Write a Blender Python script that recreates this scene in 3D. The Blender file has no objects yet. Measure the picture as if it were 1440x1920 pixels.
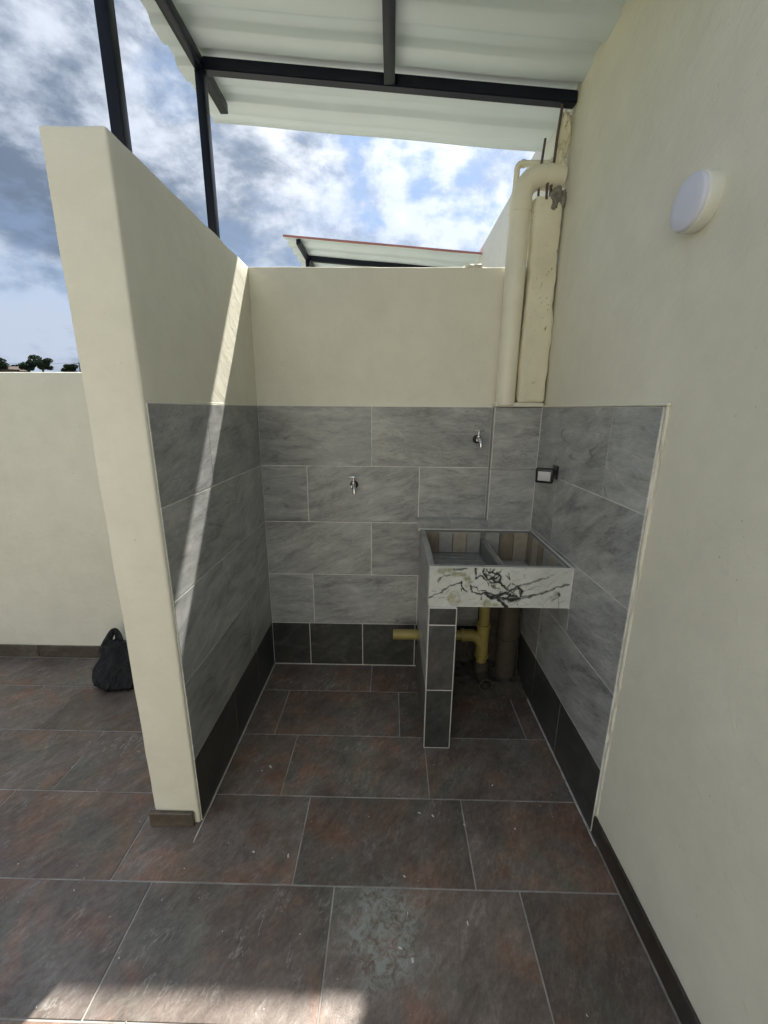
import bpy, bmesh, math, random
import numpy as np
from mathutils import Vector, Matrix, noise

random.seed(7)
scene = bpy.context.scene
COL = scene.collection
R = math.radians

# ------------------------------------------------------------------ camera
PITCH, YAW, ROLL, CAMZ, FPX = 0.2504, 0.0165, 0.0075, 1.457, 756.3
cd = bpy.data.cameras.new('camera')
cam = bpy.data.objects.new('camera', cd)
COL.objects.link(cam)
scene.camera = cam
cd.sensor_fit = 'HORIZONTAL'
cd.sensor_width = 36.0
cd.lens = 36.0 * FPX / 1440.0
cd.clip_start = 0.02
cd.clip_end = 3000
F = Vector((-math.sin(YAW) * math.cos(PITCH), math.cos(YAW) * math.cos(PITCH), -math.sin(PITCH)))
RT = Vector((math.cos(YAW), math.sin(YAW), 0))
UP = RT.cross(F)
R2 = RT * math.cos(ROLL) + UP * math.sin(ROLL)
U2 = -RT * math.sin(ROLL) + UP * math.cos(ROLL)
cam.matrix_world = Matrix(((R2.x, U2.x, -F.x, 0), (R2.y, U2.y, -F.y, 0), (R2.z, U2.z, -F.z, CAMZ), (0, 0, 0, 1)))

# ------------------------------------------------------------------ light
SUN = Vector((0.41, 1.0, 1.49)).normalized()
SUN_EL = math.asin(SUN.z)
SUN_AZ = math.atan2(SUN.x, SUN.y)
SUN_STRENGTH = 3.4
SKY_STRENGTH = 0.125
EXPOSURE = 1.74

sl = bpy.data.lights.new('sun', 'SUN')
sl.energy = SUN_STRENGTH
sl.angle = R(1.0)
sl.color = (1.0, 0.95, 0.87)
so = bpy.data.objects.new('sun', sl)
COL.objects.link(so)
so.location = (3, 8, 12)
so.rotation_euler = (-SUN).to_track_quat('-Z', 'Y').to_euler()

world = bpy.data.worlds.new('World')
scene.world = world
world.use_nodes = True


class NT:
    """small helper round a node tree"""
    def __init__(self, tree):
        self.t = tree

    def n(self, typ, props=None, **ins):
        nd = self.t.nodes.new(typ)
        for k, v in (props or {}).items():
            setattr(nd, k, v)
        for k, v in ins.items():
            key = int(k[1:]) if k[0] == '_' and k[1:].isdigit() else k.replace('_', ' ')
            s = nd.inputs[key]
            if isinstance(v, bpy.types.NodeSocket):
                self.t.links.new(v, s)
            else:
                s.default_value = v
        return nd

    def math(self, op, a, b=None, c=None, clamp=False):
        ins = {'_0': a}
        if b is not None: ins['_1'] = b
        if c is not None: ins['_2'] = c
        return self.n('ShaderNodeMath', {'operation': op, 'use_clamp': clamp}, **ins).outputs[0]

    def vmath(self, op, a, b=None):
        ins = {'_0': a}
        if b is not None: ins['_1'] = b
        nd = self.n('ShaderNodeVectorMath', {'operation': op}, **ins)
        return nd.outputs[1] if op in ('DOT_PRODUCT', 'LENGTH', 'DISTANCE') else nd.outputs[0]

    def noise(self, vec, scale, detail=4, rough=.55, dist=0.0):
        return self.n('ShaderNodeTexNoise', Vector=vec, Scale=scale, Detail=detail, Roughness=rough, Distortion=dist).outputs[0]

    def ramp(self, fac, stops, interp='LINEAR'):
        nd = self.n('ShaderNodeValToRGB', Fac=fac)
        cr = nd.color_ramp
        cr.interpolation = interp
        while len(cr.elements) < len(stops):
            cr.elements.new(0.5)
        for e, (p, c) in zip(cr.elements, stops):
            e.position = p
            e.color = (c, c, c, 1) if isinstance(c, (int, float)) else (*c, 1)
        return nd.outputs[0]

    def mix(self, fac, a, b, blend='MIX'):
        nd = self.t.nodes.new('ShaderNodeMix')
        nd.data_type = 'RGBA'
        nd.blend_type = blend
        for s, v in ((nd.inputs[0], fac), (nd.inputs[6], a), (nd.inputs[7], b)):
            if isinstance(v, bpy.types.NodeSocket):
                self.t.links.new(v, s)
            else:
                s.default_value = v if isinstance(v, (int, float)) else ((*v, 1) if len(v) == 3 else v)
        return nd.outputs[2]

    def mapping(self, vec, loc=(0, 0, 0), rot=(0, 0, 0), scale=(1, 1, 1)):
        # turn first, then stretch, so that the stretch follows the turned axes
        v = self.n('ShaderNodeMapping', Vector=vec, Rotation=rot).outputs[0] if any(rot) else vec
        return self.n('ShaderNodeMapping', Vector=v, Location=loc, Scale=scale).outputs[0]

    def link(self, a, b):
        self.t.links.new(a, b)


w = NT(world.node_tree)
world.node_tree.nodes.clear()
sky = w.n('ShaderNodeTexSky', {'sky_type': 'NISHITA', 'sun_disc': False, 'sun_elevation': SUN_EL,
                               'sun_rotation': SUN_AZ, 'air_density': 1.0, 'dust_density': 1.2, 'ozone_density': 1.0})
dirv = w.n('ShaderNodeTexCoord').outputs['Generated']
dirv = w.vmath('NORMALIZE', dirv)
CLOUD_AT = (41.21, 25.0, 9.1)
cp = w.mapping(dirv, loc=CLOUD_AT, scale=(1.0, 1.0, 1.75))


def cloud_density(p):
    big = w.noise(p, 1.25, 2, 0.5, 0.2)
    mid_ = w.noise(w.vmath('ADD', p, (21.3, 7.7, 1.0)), 3.1, 8, 0.57, 0.25)
    puff = w.noise(w.vmath('ADD', p, (11.3, 4.1, 2.0)), 8.5, 8, 0.62, 0.15)
    return w.math('ADD', w.math('ADD', w.math('MULTIPLY', big, 0.42), w.math('MULTIPLY', mid_, 0.42)), w.math('MULTIPLY', puff, 0.16))


dens = cloud_density(cp)
dens_sun = cloud_density(w.vmath('ADD', cp, tuple(SUN * 0.11)))
cover = w.ramp(dens, [(0.418, 0.0), (0.468, 0.72), (0.515, 1.0)], 'EASE')
# thick cloud and the sides turned from the sun are grey, thin edges and sunward sides white
side = w.math('MULTIPLY', w.math('SUBTRACT', dens_sun, dens), 3.2)
thick = w.ramp(w.math('ADD', dens, side), [(0.40, 0.0), (0.70, 1.0)], 'EASE')
toward = w.math('MAXIMUM', w.vmath('DOT_PRODUCT', dirv, tuple(SUN)), 0.0)
glow = w.math('POWER', toward, 5.0)
lit = w.mix(glow, (1.32, 1.52, 1.86), (4.9, 4.95, 5.0))
shade = w.mix(glow, (0.40, 0.53, 0.76), (1.6, 1.9, 2.35))
cloud = w.mix(thick, lit, shade)
clear = w.mix(0.75, w.mix(1.0, sky.outputs[0], (0.42, 0.42, 0.42), 'MULTIPLY'), (0.98, 1.42, 2.2))
skyc = w.mix(cover, clear, cloud)
bg = w.n('ShaderNodeBackground', Color=skyc, Strength=SKY_STRENGTH)
wo = w.n('ShaderNodeOutputWorld')
w.link(bg.outputs[0], wo.inputs[0])

scene.view_settings.view_transform = 'Standard'
scene.view_settings.look = 'None'
scene.view_settings.exposure = EXPOSURE
scene.view_settings.gamma = 1.0
scene.view_settings.use_curve_mapping = False
scene.render.engine = 'CYCLES'
scene.cycles.use_denoising = True
scene.cycles.use_adaptive_sampling = True
scene.cycles.adaptive_threshold = 0.012
scene.cycles.max_bounces = 10
scene.cycles.diffuse_bounces = 6
scene.cycles.glossy_bounces = 4
scene.cycles.caustics_reflective = False
scene.cycles.caustics_refractive = False

# ------------------------------------------------------------------ materials
MATS = {}


def new_mat(name):
    m = bpy.data.materials.new(name)
    m.use_nodes = True
    m.node_tree.nodes.clear()
    nt = NT(m.node_tree)
    bs = nt.n('ShaderNodeBsdfPrincipled')
    out = nt.n('ShaderNodeOutputMaterial')
    nt.link(bs.outputs[0], out.inputs[0])
    MATS[name] = m
    return m, nt, bs


def setin(nt, bs, **kw):
    for k, v in kw.items():
        s = bs.inputs[k.replace('_', ' ')]
        if isinstance(v, bpy.types.NodeSocket):
            nt.link(v, s)
        else:
            s.default_value = (*v, 1) if isinstance(v, tuple) and len(v) == 3 and s.type == 'RGBA' else v


def bump(nt, height, strength=0.3, distance=0.005, normal=None):
    kw = dict(Height=height, Strength=strength, Distance=distance)
    if normal is not None: kw['Normal'] = normal
    return nt.n('ShaderNodeBump', **kw).outputs[0]


def obj_coords(nt, spread=37.0):
    """object coordinates shifted by the object's own random number, so no two pieces look alike"""
    oc = nt.n('ShaderNodeTexCoord').outputs['Object']
    rnd = nt.n('ShaderNodeObjectInfo').outputs['Random']
    off = nt.n('ShaderNodeCombineXYZ', X=nt.math('MULTIPLY', rnd, spread), Y=nt.math('MULTIPLY', rnd, spread * 0.37), Z=nt.math('MULTIPLY', rnd, -spread * 0.7)).outputs[0]
    return nt.vmath('ADD', oc, off), rnd


def world_pos(nt):
    return nt.n('ShaderNodeNewGeometry').outputs['Position']


def plaster_mat(name, base, var=0.05):
    m, nt, bs = new_mat(name)
    p = world_pos(nt)
    n1 = nt.noise(p, 1.7, 5, 0.6)
    n2 = nt.noise(p, 9.0, 5, 0.65)
    v = nt.math('ADD', nt.math('MULTIPLY', n1, 0.6), nt.math('MULTIPLY', n2, 0.4))
    dark = tuple(c * (1 - var * 1.6) for c in base)
    light = tuple(min(1, c * (1 + var)) for c in base)
    col = nt.mix(nt.ramp(v, [(0.36, 0.0), (0.66, 1.0)]), dark, light)
    drip = nt.ramp(nt.noise(nt.mapping(p, scale=(1, 1, 0.16)), 5.5, 5, 0.6, 0.3), [(0.56, 0.0), (0.74, 0.28)])
    col = nt.mix(drip, col, tuple(c * 0.84 for c in base))
    # sparse dirty flecks left in the paint
    fl = nt.noise(p, 95.0, 2, 0.5)
    fm = nt.math('MULTIPLY', nt.ramp(fl, [(0.735, 0.0), (0.76, 1.0)]), nt.ramp(nt.noise(p, 3.1, 2), [(0.5, 0.0), (0.62, 0.5)]))
    col = nt.mix(fm, col, (0.2, 0.18, 0.14))
    # trowel sweeps and roller stipple
    sweep = nt.noise(nt.mapping(p, rot=(0.5, 0.3, 0.7), scale=(1, 1, 3.2)), 7.0, 4, 0.55, 0.4)
    stip = nt.noise(p, 260.0, 2, 0.5)
    ridge = nt.ramp(nt.noise(nt.mapping(p, rot=(0.2, 0.9, 0.1), scale=(1, 1, 0.35)), 26.0, 3, 0.6, 1.2), [(0.6, 0.0), (0.72, 1.0)])
    b = bump(nt, sweep, 0.30, 0.011)
    b = bump(nt, nt.noise(p, 34.0, 5, 0.62, 0.8), 0.22, 0.004, b)
    b = bump(nt, ridge, 0.20, 0.003, b)
    b = bump(nt, stip, 0.18, 0.0012, b)
    setin(nt, bs, Base_Color=col, Roughness=0.72, Normal=b)
    bs.inputs['Specular IOR Level'].default_value = 0.3
    return m


plaster_mat('cream_plaster', (0.765, 0.743, 0.632))
plaster_mat('pale_plaster', (0.74, 0.74, 0.68))


def pitted_mat():
    m, nt, bs = new_mat('pitted_plaster')
    p = world_pos(nt)
    v = nt.noise(p, 6.0, 5, 0.6)
    col = nt.mix(nt.ramp(v, [(0.35, 0.0), (0.65, 1.0)]), (0.68, 0.645, 0.49), (0.78, 0.745, 0.585))
    pit = nt.ramp(nt.noise(nt.mapping(p, scale=(1, 1, 0.6)), 85.0, 3, 0.55, 0.6), [(0.66, 0.0), (0.70, 0.85)])
    zone = nt.ramp(nt.noise(p, 5.0, 3), [(0.42, 0.0), (0.55, 1.0)])
    pit = nt.math('MULTIPLY', pit, zone)
    col = nt.mix(pit, col, (0.20, 0.15, 0.10))
    b = bump(nt, v, 0.3, 0.01)
    b = bump(nt, pit, 0.9, -0.006, b)
    b = bump(nt, nt.noise(p, 120.0, 3), 0.25, 0.002, b)
    setin(nt, bs, Base_Color=col, Roughness=0.8, Normal=b)


pitted_mat()


def wall_tile_mat():
    m, nt, bs = new_mat('slate_wall_tile')
    p0, rnd = obj_coords(nt)
    ang = nt.math('MULTIPLY', nt.math('SUBTRACT', nt.math('FRACT', nt.math('MULTIPLY', rnd, 7.31)), 0.5), 0.62)
    p = nt.n('ShaderNodeVectorRotate', {'rotation_type': 'Y_AXIS'}, Vector=p0, Angle=ang).outputs[0]
    q = nt.mapping(p, rot=(0, R(14), 0), scale=(1.0, 1.0, 3.4))
    grain = nt.noise(q, 6.0, 8, 0.62, 0.5)
    fine = nt.noise(nt.mapping(p, rot=(0, R(14), 0), scale=(1, 1, 4.2)), 30.0, 6, 0.72, 0.4)
    cloudy = nt.noise(p, 3.4, 4, 0.5)
    v = nt.math('ADD', nt.math('ADD', nt.math('MULTIPLY', grain, 0.5), nt.math('MULTIPLY', fine, 0.28)), nt.math('MULTIPLY', cloudy, 0.22))
    col = nt.ramp(v, [(0.37, (0.175, 0.181, 0.182)), (0.465, (0.305, 0.313, 0.314)), (0.53, (0.37, 0.378, 0.378)), (0.62, (0.49, 0.497, 0.495))])
    warm = nt.ramp(nt.noise(p, 2.1, 2), [(0.45, 0.0), (0.7, 0.35)])
    col = nt.mix(warm, col, nt.mix(1.0, col, (1.08, 1.0, 0.90), 'MULTIPLY'))
    # thin dark crack-like veins running along the grain
    vq = nt.mapping(p, rot=(0, R(8), 0), scale=(0.55, 1.0, 3.0))
    warp = nt.noise(nt.mapping(p, scale=(1, 1, 1)), 16.0, 5, 0.7)
    vor = nt.noise(nt.vmath('ADD', vq, nt.n('ShaderNodeCombineXYZ', X=0.0, Y=0.0, Z=nt.math('MULTIPLY', warp, 0.10)).outputs[0]), 2.3, 1, 0.4)
    line = nt.math('ABSOLUTE', nt.math('SUBTRACT', vor, 0.5))
    vein = nt.ramp(line, [(0.0, 1.0), (0.003, 0.7), (0.0075, 0.0)])
    vmask = nt.ramp(nt.noise(nt.mapping(p, scale=(0.7, 1, 1.6)), 8.0, 4, 0.6), [(0.51, 0.0), (0.62, 0.6)])
    vein = nt.math('MULTIPLY', vein, vmask)
    pits = nt.math('MULTIPLY', nt.ramp(nt.noise(q, 60.0, 4, 0.7), [(0.53, 0.0), (0.66, 0.5)]), nt.ramp(nt.noise(p, 5.0, 3), [(0.50, 0.0), (0.62, 1.0)]))
    col = nt.mix(nt.math('MAXIMUM', vein, pits), col, (0.075, 0.077, 0.074))
    tone = nt.math('ADD', 0.88, nt.math('MULTIPLY', rnd, 0.22))
    col = nt.mix(1.0, col, nt.n('ShaderNodeCombineColor', Red=tone, Green=tone, Blue=tone).outputs[0], 'MULTIPLY')
    b = bump(nt, v, 0.16, 0.004)
    b = bump(nt, vein, 0.25, -0.0015, b)
    setin(nt, bs, Base_Color=col, Roughness=nt.math('ADD', 0.27, nt.math('MULTIPLY', fine, 0.16)), Normal=b)
    bs.inputs['Specular IOR Level'].default_value = 0.5


wall_tile_mat()


def base_tile_mat(name, lo, mid, hi):
    m, nt, bs = new_mat(name)
    p, rnd = obj_coords(nt)
    q = nt.mapping(p, rot=(0, R(20), 0), scale=(1, 1, 2.0))
    v = nt.math('ADD', nt.math('MULTIPLY', nt.noise(q, 7.0, 7, 0.62, 0.6), 0.65), nt.math('MULTIPLY', nt.noise(p, 40.0, 4, 0.6), 0.35))
    col = nt.ramp(v, [(0.33, lo), (0.5, mid), (0.68, hi)])
    rust = nt.ramp(nt.noise(p, 4.6, 4), [(0.52, 0.0), (0.70, 0.5)])
    col = nt.mix(rust, col, (mid[0] * 1.5, mid[1] * 1.05, mid[2] * 0.85))
    setin(nt, bs, Base_Color=col, Roughness=nt.math('ADD', 0.28, nt.math('MULTIPLY', v, 0.2)), Normal=bump(nt, v, 0.2, 0.003))


base_tile_mat('dark_base_tile', (0.024, 0.025, 0.025), (0.046, 0.048, 0.047), (0.095, 0.097, 0.094))
base_tile_mat('skirting_tile', (0.05, 0.042, 0.032), (0.098, 0.082, 0.063), (0.17, 0.15, 0.125))
base_tile_mat('slate_leg_tile', (0.035, 0.036, 0.036), (0.07, 0.072, 0.071), (0.13, 0.132, 0.128))
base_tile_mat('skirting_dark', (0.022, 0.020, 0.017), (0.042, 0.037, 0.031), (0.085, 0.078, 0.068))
base_tile_mat('slate_strip_tile', (0.06, 0.061, 0.06), (0.115, 0.117, 0.115), (0.20, 0.2, 0.196))


def floor_tile_mat():
    m, nt, bs = new_mat('slate_floor_tile')
    p, rnd = obj_coords(nt)
    wp = world_pos(nt)
    big = nt.noise(p, 3.2, 6, 0.58, 0.6)
    mid = nt.noise(nt.mapping(p, rot=(0, 0, R(-48)), scale=(1, 2.0, 1)), 8.0, 7, 0.65, 0.8)
    fine = nt.noise(nt.mapping(p, rot=(0, 0, R(-55)), scale=(1, 1.8, 1)), 48.0, 6, 0.75, 0.6)
    v = nt.math('ADD', nt.math('ADD', nt.math('MULTIPLY', big, 0.26), nt.math('MULTIPLY', mid, 0.36)), nt.math('MULTIPLY', fine, 0.38))
    col = nt.ramp(v, [(0.33, (0.062, 0.047, 0.040)), (0.46, (0.122, 0.096, 0.082)), (0.55, (0.178, 0.146, 0.127)), (0.68, (0.31, 0.272, 0.245))])
    rust = nt.ramp(nt.noise(nt.vmath('ADD', p, (5.2, 1.1, 0.0)), 4.2, 5, 0.6, 0.8), [(0.50, 0.0), (0.64, 0.8)])
    col = nt.mix(rust, col, nt.mix(1.0, col, (1.42, 1.0, 0.82), 'MULTIPLY'))
    green = nt.ramp(nt.noise(nt.vmath('ADD', p, (1.7, 9.3, 0.0)), 3.6, 5, 0.6, 0.6), [(0.50, 0.0), (0.64, 0.7)])
    col = nt.mix(green, col, nt.mix(1.0, col, (0.88, 1.10, 1.06), 'MULTIPLY'))
    # pale scratch-like slate veins
    sq = nt.mapping(p, rot=(0, 0, R(-58)), scale=(0.5, 1.5, 1))
    warp = nt.noise(sq, 14.0, 4, 0.7)
    vv = nt.noise(nt.vmath('ADD', sq, nt.n('ShaderNodeCombineXYZ', X=nt.math('MULTIPLY', warp, 0.06), Y=nt.math('MULTIPLY', warp, 0.09), Z=0.0).outputs[0]), 19.0, 3, 0.6)
    line = nt.ramp(nt.math('ABSOLUTE', nt.math('SUBTRACT', vv, 0.5)), [(0.0, 1.0), (0.010, 0.6), (0.028, 0.0)])
    lmask = nt.ramp(nt.noise(p, 7.5, 5, 0.65), [(0.51, 0.0), (0.61, 1.0)])
    per = nt.ramp(nt.math('FRACT', nt.math('MULTIPLY', rnd, 5.7)), [(0.0, 0.25), (1.0, 1.0)])
    broad = nt.ramp(nt.noise(p, 1.9, 3), [(0.40, 0.35), (0.60, 1.0)])
    scr = nt.math('MULTIPLY', nt.math('MULTIPLY', line, lmask), nt.math('MULTIPLY', per, broad))
    col = nt.mix(nt.math('MULTIPLY', scr, 0.78), col, (0.42, 0.41, 0.385))
    # cement wash-out left on two tiles, and thin cement film elsewhere
    sx = nt.n('ShaderNodeSeparateXYZ', Vector=wp)
    dx = nt.math('DIVIDE', nt.math('SUBTRACT', sx.outputs[0], -0.005), 0.16)
    dy = nt.math('DIVIDE', nt.math('SUBTRACT', sx.outputs[1], 0.835), 0.155)
    rr = nt.math('SQRT', nt.math('ADD', nt.math('MULTIPLY', dx, dx), nt.math('MULTIPLY', dy, dy)))
    edge = nt.noise(wp, 7.0, 8, 0.68, 0.6)
    patch = nt.ramp(nt.math('ADD', rr, nt.math('MULTIPLY', nt.math('SUBTRACT', edge, 0.5), 2.4)), [(0.55, 1.0), (1.05, 0.0)])
    speck = nt.ramp(nt.noise(wp, 42.0, 8, 0.76, 0.9), [(0.41, 0.0), (0.57, 1.0)])
    stain = nt.math('MULTIPLY', patch, speck)
    col = nt.mix(nt.math('MULTIPLY', stain, 0.9), col, (0.29, 0.305, 0.28))
    film = nt.ramp(nt.noise(wp, 2.4, 7, 0.68), [(0.50, 0.0), (0.72, 0.45)])
    col = nt.mix(film, col, nt.mix(speck, col, (0.30, 0.30, 0.285)))
    tone = nt.math('ADD', 0.82, nt.math('MULTIPLY', rnd, 0.36))
    col = nt.mix(1.0, col, nt.n('ShaderNodeCombineColor', Red=tone, Green=tone, Blue=tone).outputs[0], 'MULTIPLY')
    rough = nt.math('ADD', nt.math('ADD', 0.29, nt.math('MULTIPLY', mid, 0.16)), nt.math('MULTIPLY', stain, 0.25), clamp=True)
    b = bump(nt, v, 0.35, 0.006)
    b = bump(nt, scr, 0.2, 0.001, b)
    setin(nt, bs, Base_Color=col, Roughness=rough, Normal=b)


floor_tile_mat()


def grout_mat():
    m, nt, bs = new_mat('grout')
    p = world_pos(nt)
    v = nt.noise(p, 14.0, 5, 0.65)
    col = nt.ramp(v, [(0.33, (0.56, 0.555, 0.535)), (0.62, (0.80, 0.795, 0.77))])
    setin(nt, bs, Base_Color=col, Roughness=0.9, Normal=bump(nt, nt.noise(p, 200.0, 3), 0.4, 0.001))
    m, nt, bs = new_mat('floor_grout')
    p = world_pos(nt)
    v = nt.noise(p, 11.0, 5, 0.65)
    col = nt.ramp(v, [(0.32, (0.24, 0.225, 0.205)), (0.62, (0.48, 0.46, 0.43))])
    setin(nt, bs, Base_Color=col, Roughness=0.9, Normal=bump(nt, nt.noise(p, 200.0, 3), 0.4, 0.001))


grout_mat()


def simple_mat(name, col, rough=0.5, metal=0.0, var=0.12, scale=20.0, bstr=0.0, bscale=60.0, spec=0.5, stretch=(1, 1, 1)):
    m, nt, bs = new_mat(name)
    p = nt.mapping(world_pos(nt), scale=stretch)
    v = nt.noise(p, scale, 5, 0.6)
    c = nt.mix(nt.ramp(v, [(0.3, 0.0), (0.7, 1.0)]), tuple(max(0, x * (1 - var)) for x in col), tuple(min(1, x * (1 + var)) for x in col))
    setin(nt, bs, Base_Color=c, Roughness=nt.math('ADD', rough - 0.06, nt.math('MULTIPLY', v, 0.12), clamp=True), Metallic=metal)
    bs.inputs['Specular IOR Level'].default_value = spec
    if bstr:
        setin(nt, bs, Normal=bump(nt, nt.noise(p, bscale, 4, 0.6), bstr, 0.004))
    return m


simple_mat('frame_paint', (0.006, 0.0085, 0.017), 0.36, var=0.25, scale=9, bstr=0.06, bscale=120, spec=0.22)
simple_mat('sheet_underside', (0.61, 0.695, 0.735), 0.38, var=0.04, scale=3, bstr=0.02, bscale=8)
simple_mat('sheet_topside', (0.36, 0.15, 0.125), 0.5, var=0.15, scale=6)
simple_mat('painted_pipe', (0.77, 0.74, 0.60), 0.42, var=0.05, scale=8, bstr=0.06, bscale=40)
simple_mat('yellow_pipe', (0.33, 0.27, 0.085), 0.4, var=0.12, scale=14)
simple_mat('dirty_pipe', (0.065, 0.055, 0.045), 0.75, var=0.25, scale=18, bstr=0.3)
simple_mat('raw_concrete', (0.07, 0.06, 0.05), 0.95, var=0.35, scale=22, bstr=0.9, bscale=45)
simple_mat('chipped_mortar', (0.21, 0.20, 0.175), 0.95, var=0.45, scale=60, bstr=0.9, bscale=90)
simple_mat('rusty_steel', (0.12, 0.095, 0.085), 0.6, metal=0.4, var=0.4, scale=80, bstr=0.3, bscale=200)
simple_mat('chrome', (0.62, 0.63, 0.65), 0.16, metal=1.0, var=0.04)
simple_mat('black_rubber', (0.012, 0.012, 0.012), 0.6)
simple_mat('black_plastic', (0.010, 0.010, 0.012), 0.32)
simple_mat('pale_lens', (0.52, 0.53, 0.56), 0.25, var=0.08, scale=130)
simple_mat('lamp_diffuser', (0.66, 0.68, 0.80), 0.35, var=0.02)
simple_mat('lamp_rim', (0.74, 0.745, 0.68), 0.4, var=0.03)
simple_mat('basin_beige', (0.40, 0.355, 0.285), 0.3, var=0.15, scale=30)
simple_mat('basin_brown', (0.27, 0.22, 0.165), 0.3, var=0.25, scale=28, stretch=(1, 1, 0.3))
simple_mat('basin_grey', (0.36, 0.355, 0.335), 0.3, var=0.15, scale=30)
simple_mat('basin_floor', (0.215, 0.215, 0.205), 0.4, var=0.22, scale=25)
simple_mat('caulk', (0.62, 0.615, 0.59), 0.6, var=0.08, scale=40, bstr=0.3, bscale=150)
simple_mat('white_fleck', (0.66, 0.65, 0.62), 0.8)
simple_mat('bark', (0.07, 0.055, 0.042), 0.9, var=0.3, scale=4)
simple_mat('roof_tile_far', (0.075, 0.055, 0.045), 0.8, var=0.3, scale=0.8)
simple_mat('house_wall_far', (0.20, 0.17, 0.14), 0.85, var=0.15, scale=0.5)
simple_mat('window_far', (0.03, 0.035, 0.04), 0.2)
simple_mat('door_far', (0.12, 0.08, 0.05), 0.6)
simple_mat('weathered_pole', (0.16, 0.15, 0.14), 0.8)
simple_mat('wire', (0.03, 0.03, 0.03), 0.6)


def leaf_mat(name, col):
    m, nt, bs = new_mat(name)
    v = nt.noise(world_pos(nt), 0.9, 4, 0.6)
    c = nt.mix(nt.ramp(v, [(0.3, 0.0), (0.7, 1.0)]), tuple(x * 0.6 for x in col), tuple(x * 1.35 for x in col))
    setin(nt, bs, Base_Color=c, Roughness=0.6)
    bs.inputs['Specular IOR Level'].default_value = 0.25


leaf_mat('dark_leaves', (0.045, 0.066, 0.048))
leaf_mat('olive_leaves', (0.048, 0.062, 0.034))


def hill_mat():
    m, nt, bs = new_mat('hill_grass')
    p = world_pos(nt)
    v = nt.math('ADD', nt.math('MULTIPLY', nt.noise(p, 0.03, 5), 0.6), nt.math('MULTIPLY', nt.noise(p, 0.5, 5), 0.4))
    col = nt.ramp(v, [(0.35, (0.035, 0.055, 0.02)), (0.55, (0.075, 0.09, 0.035)), (0.7, (0.15, 0.12, 0.07))])
    setin(nt, bs, Base_Color=col, Roughness=0.95)


hill_mat()


def bag_mat():
    m, nt, bs = new_mat('black_bag_film')
    p = nt.n('ShaderNodeTexCoord').outputs['Object']
    wr = nt.noise(nt.mapping(p, scale=(1, 1, 0.4)), 26.0, 5, 0.6, 1.6)
    cr = nt.noise(p, 60.0, 3, 0.6, 1.0)
    b = bump(nt, wr, 1.0, 0.028)
    b = bump(nt, cr, 0.4, 0.004, b)
    setin(nt, bs, Base_Color=(0.0055, 0.0056, 0.006), Roughness=0.36, Normal=b)
    bs.inputs['Specular IOR Level'].default_value = 0.36


bag_mat()


def marble_mat():
    m, nt, bs = new_mat('veined_marble')
    a = nt.n('ShaderNodeAttribute', {'attribute_name': 'marble'}).outputs['Color']
    v = nt.noise(world_pos(nt), 30.0, 5)
    c = nt.mix(0.12, a, nt.mix(1.0, a, nt.ramp(v, [(0.3, 0.4), (0.7, 1.0)]), 'MULTIPLY'))
    setin(nt, bs, Base_Color=c, Roughness=0.2)


marble_mat()

# ------------------------------------------------------------------ mesh helpers


def link(name, me, mat=None, parent=None, loc=(0, 0, 0), rot=(0, 0, 0)):
    o = bpy.data.objects.new(name, me)
    COL.objects.link(o)
    if mat and me is not None and not me.materials:
        me.materials.append(MATS[mat])
    if parent:
        o.parent = parent
    o.location = loc
    o.rotation_euler = rot
    return o


def tag(o, label, cat, group=None):
    o['label'] = label
    o['category'] = cat
    if group: o['group'] = group
    return o


def thing(name, label, cat, loc=(0, 0, 0), group=None):
    return tag(link(name, None, loc=loc), label, cat, group)


def structure(o):
    o['kind'] = 'structure'
    return o


def from_bm(name, bm, smooth=False, angle=None):
    me = bpy.data.meshes.new(name)
    bm.normal_update()
    bm.to_mesh(me)
    bm.free()
    if smooth:
        for p in me.polygons: p.use_smooth = True
        if angle:
            me.set_sharp_from_angle(angle=R(angle))
    return me


def from_py(name, vs, fs, smooth=False, angle=None):
    me = bpy.data.meshes.new(name)
    me.from_pydata([tuple(v) for v in vs], [], fs)
    me.update()
    if smooth:
        for p in me.polygons: p.use_smooth = True
        if angle: me.set_sharp_from_angle(angle=R(angle))
    return me


def box_mesh(name, sx, sy, sz, bevel=0.0, seg=1, centre=(0, 0, 0)):
    bm = bmesh.new()
    bmesh.ops.create_cube(bm, size=1.0)
    for v in bm.verts:
        v.co = Vector((v.co.x * sx + centre[0], v.co.y * sy + centre[1], v.co.z * sz + centre[2]))
    if bevel:
        bmesh.ops.bevel(bm, geom=bm.edges[:] + bm.verts[:], offset=bevel, segments=seg, profile=0.5, affect='EDGES')
    return from_bm(name, bm, smooth=bevel > 0 and seg > 1, angle=40)


def box(name, x0, x1, y0, y1, z0, z1, mat, parent=None, bevel=0.0, seg=1):
    me = box_mesh(name, x1 - x0, y1 - y0, z1 - z0, bevel, seg)
    return link(name, me, mat, parent, ((x0 + x1) / 2, (y0 + y1) / 2, (z0 + z1) / 2))


def axis_lines(a, b, r, step):
    L = [a, a + r * 0.35, a + r]
    n = max(1, int(round((b - a - 2 * r) / step)))
    L += [a + r + (b - a - 2 * r) * i / n for i in range(1, n)]
    L += [b - r, b - r * 0.35, b]
    return L


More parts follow.
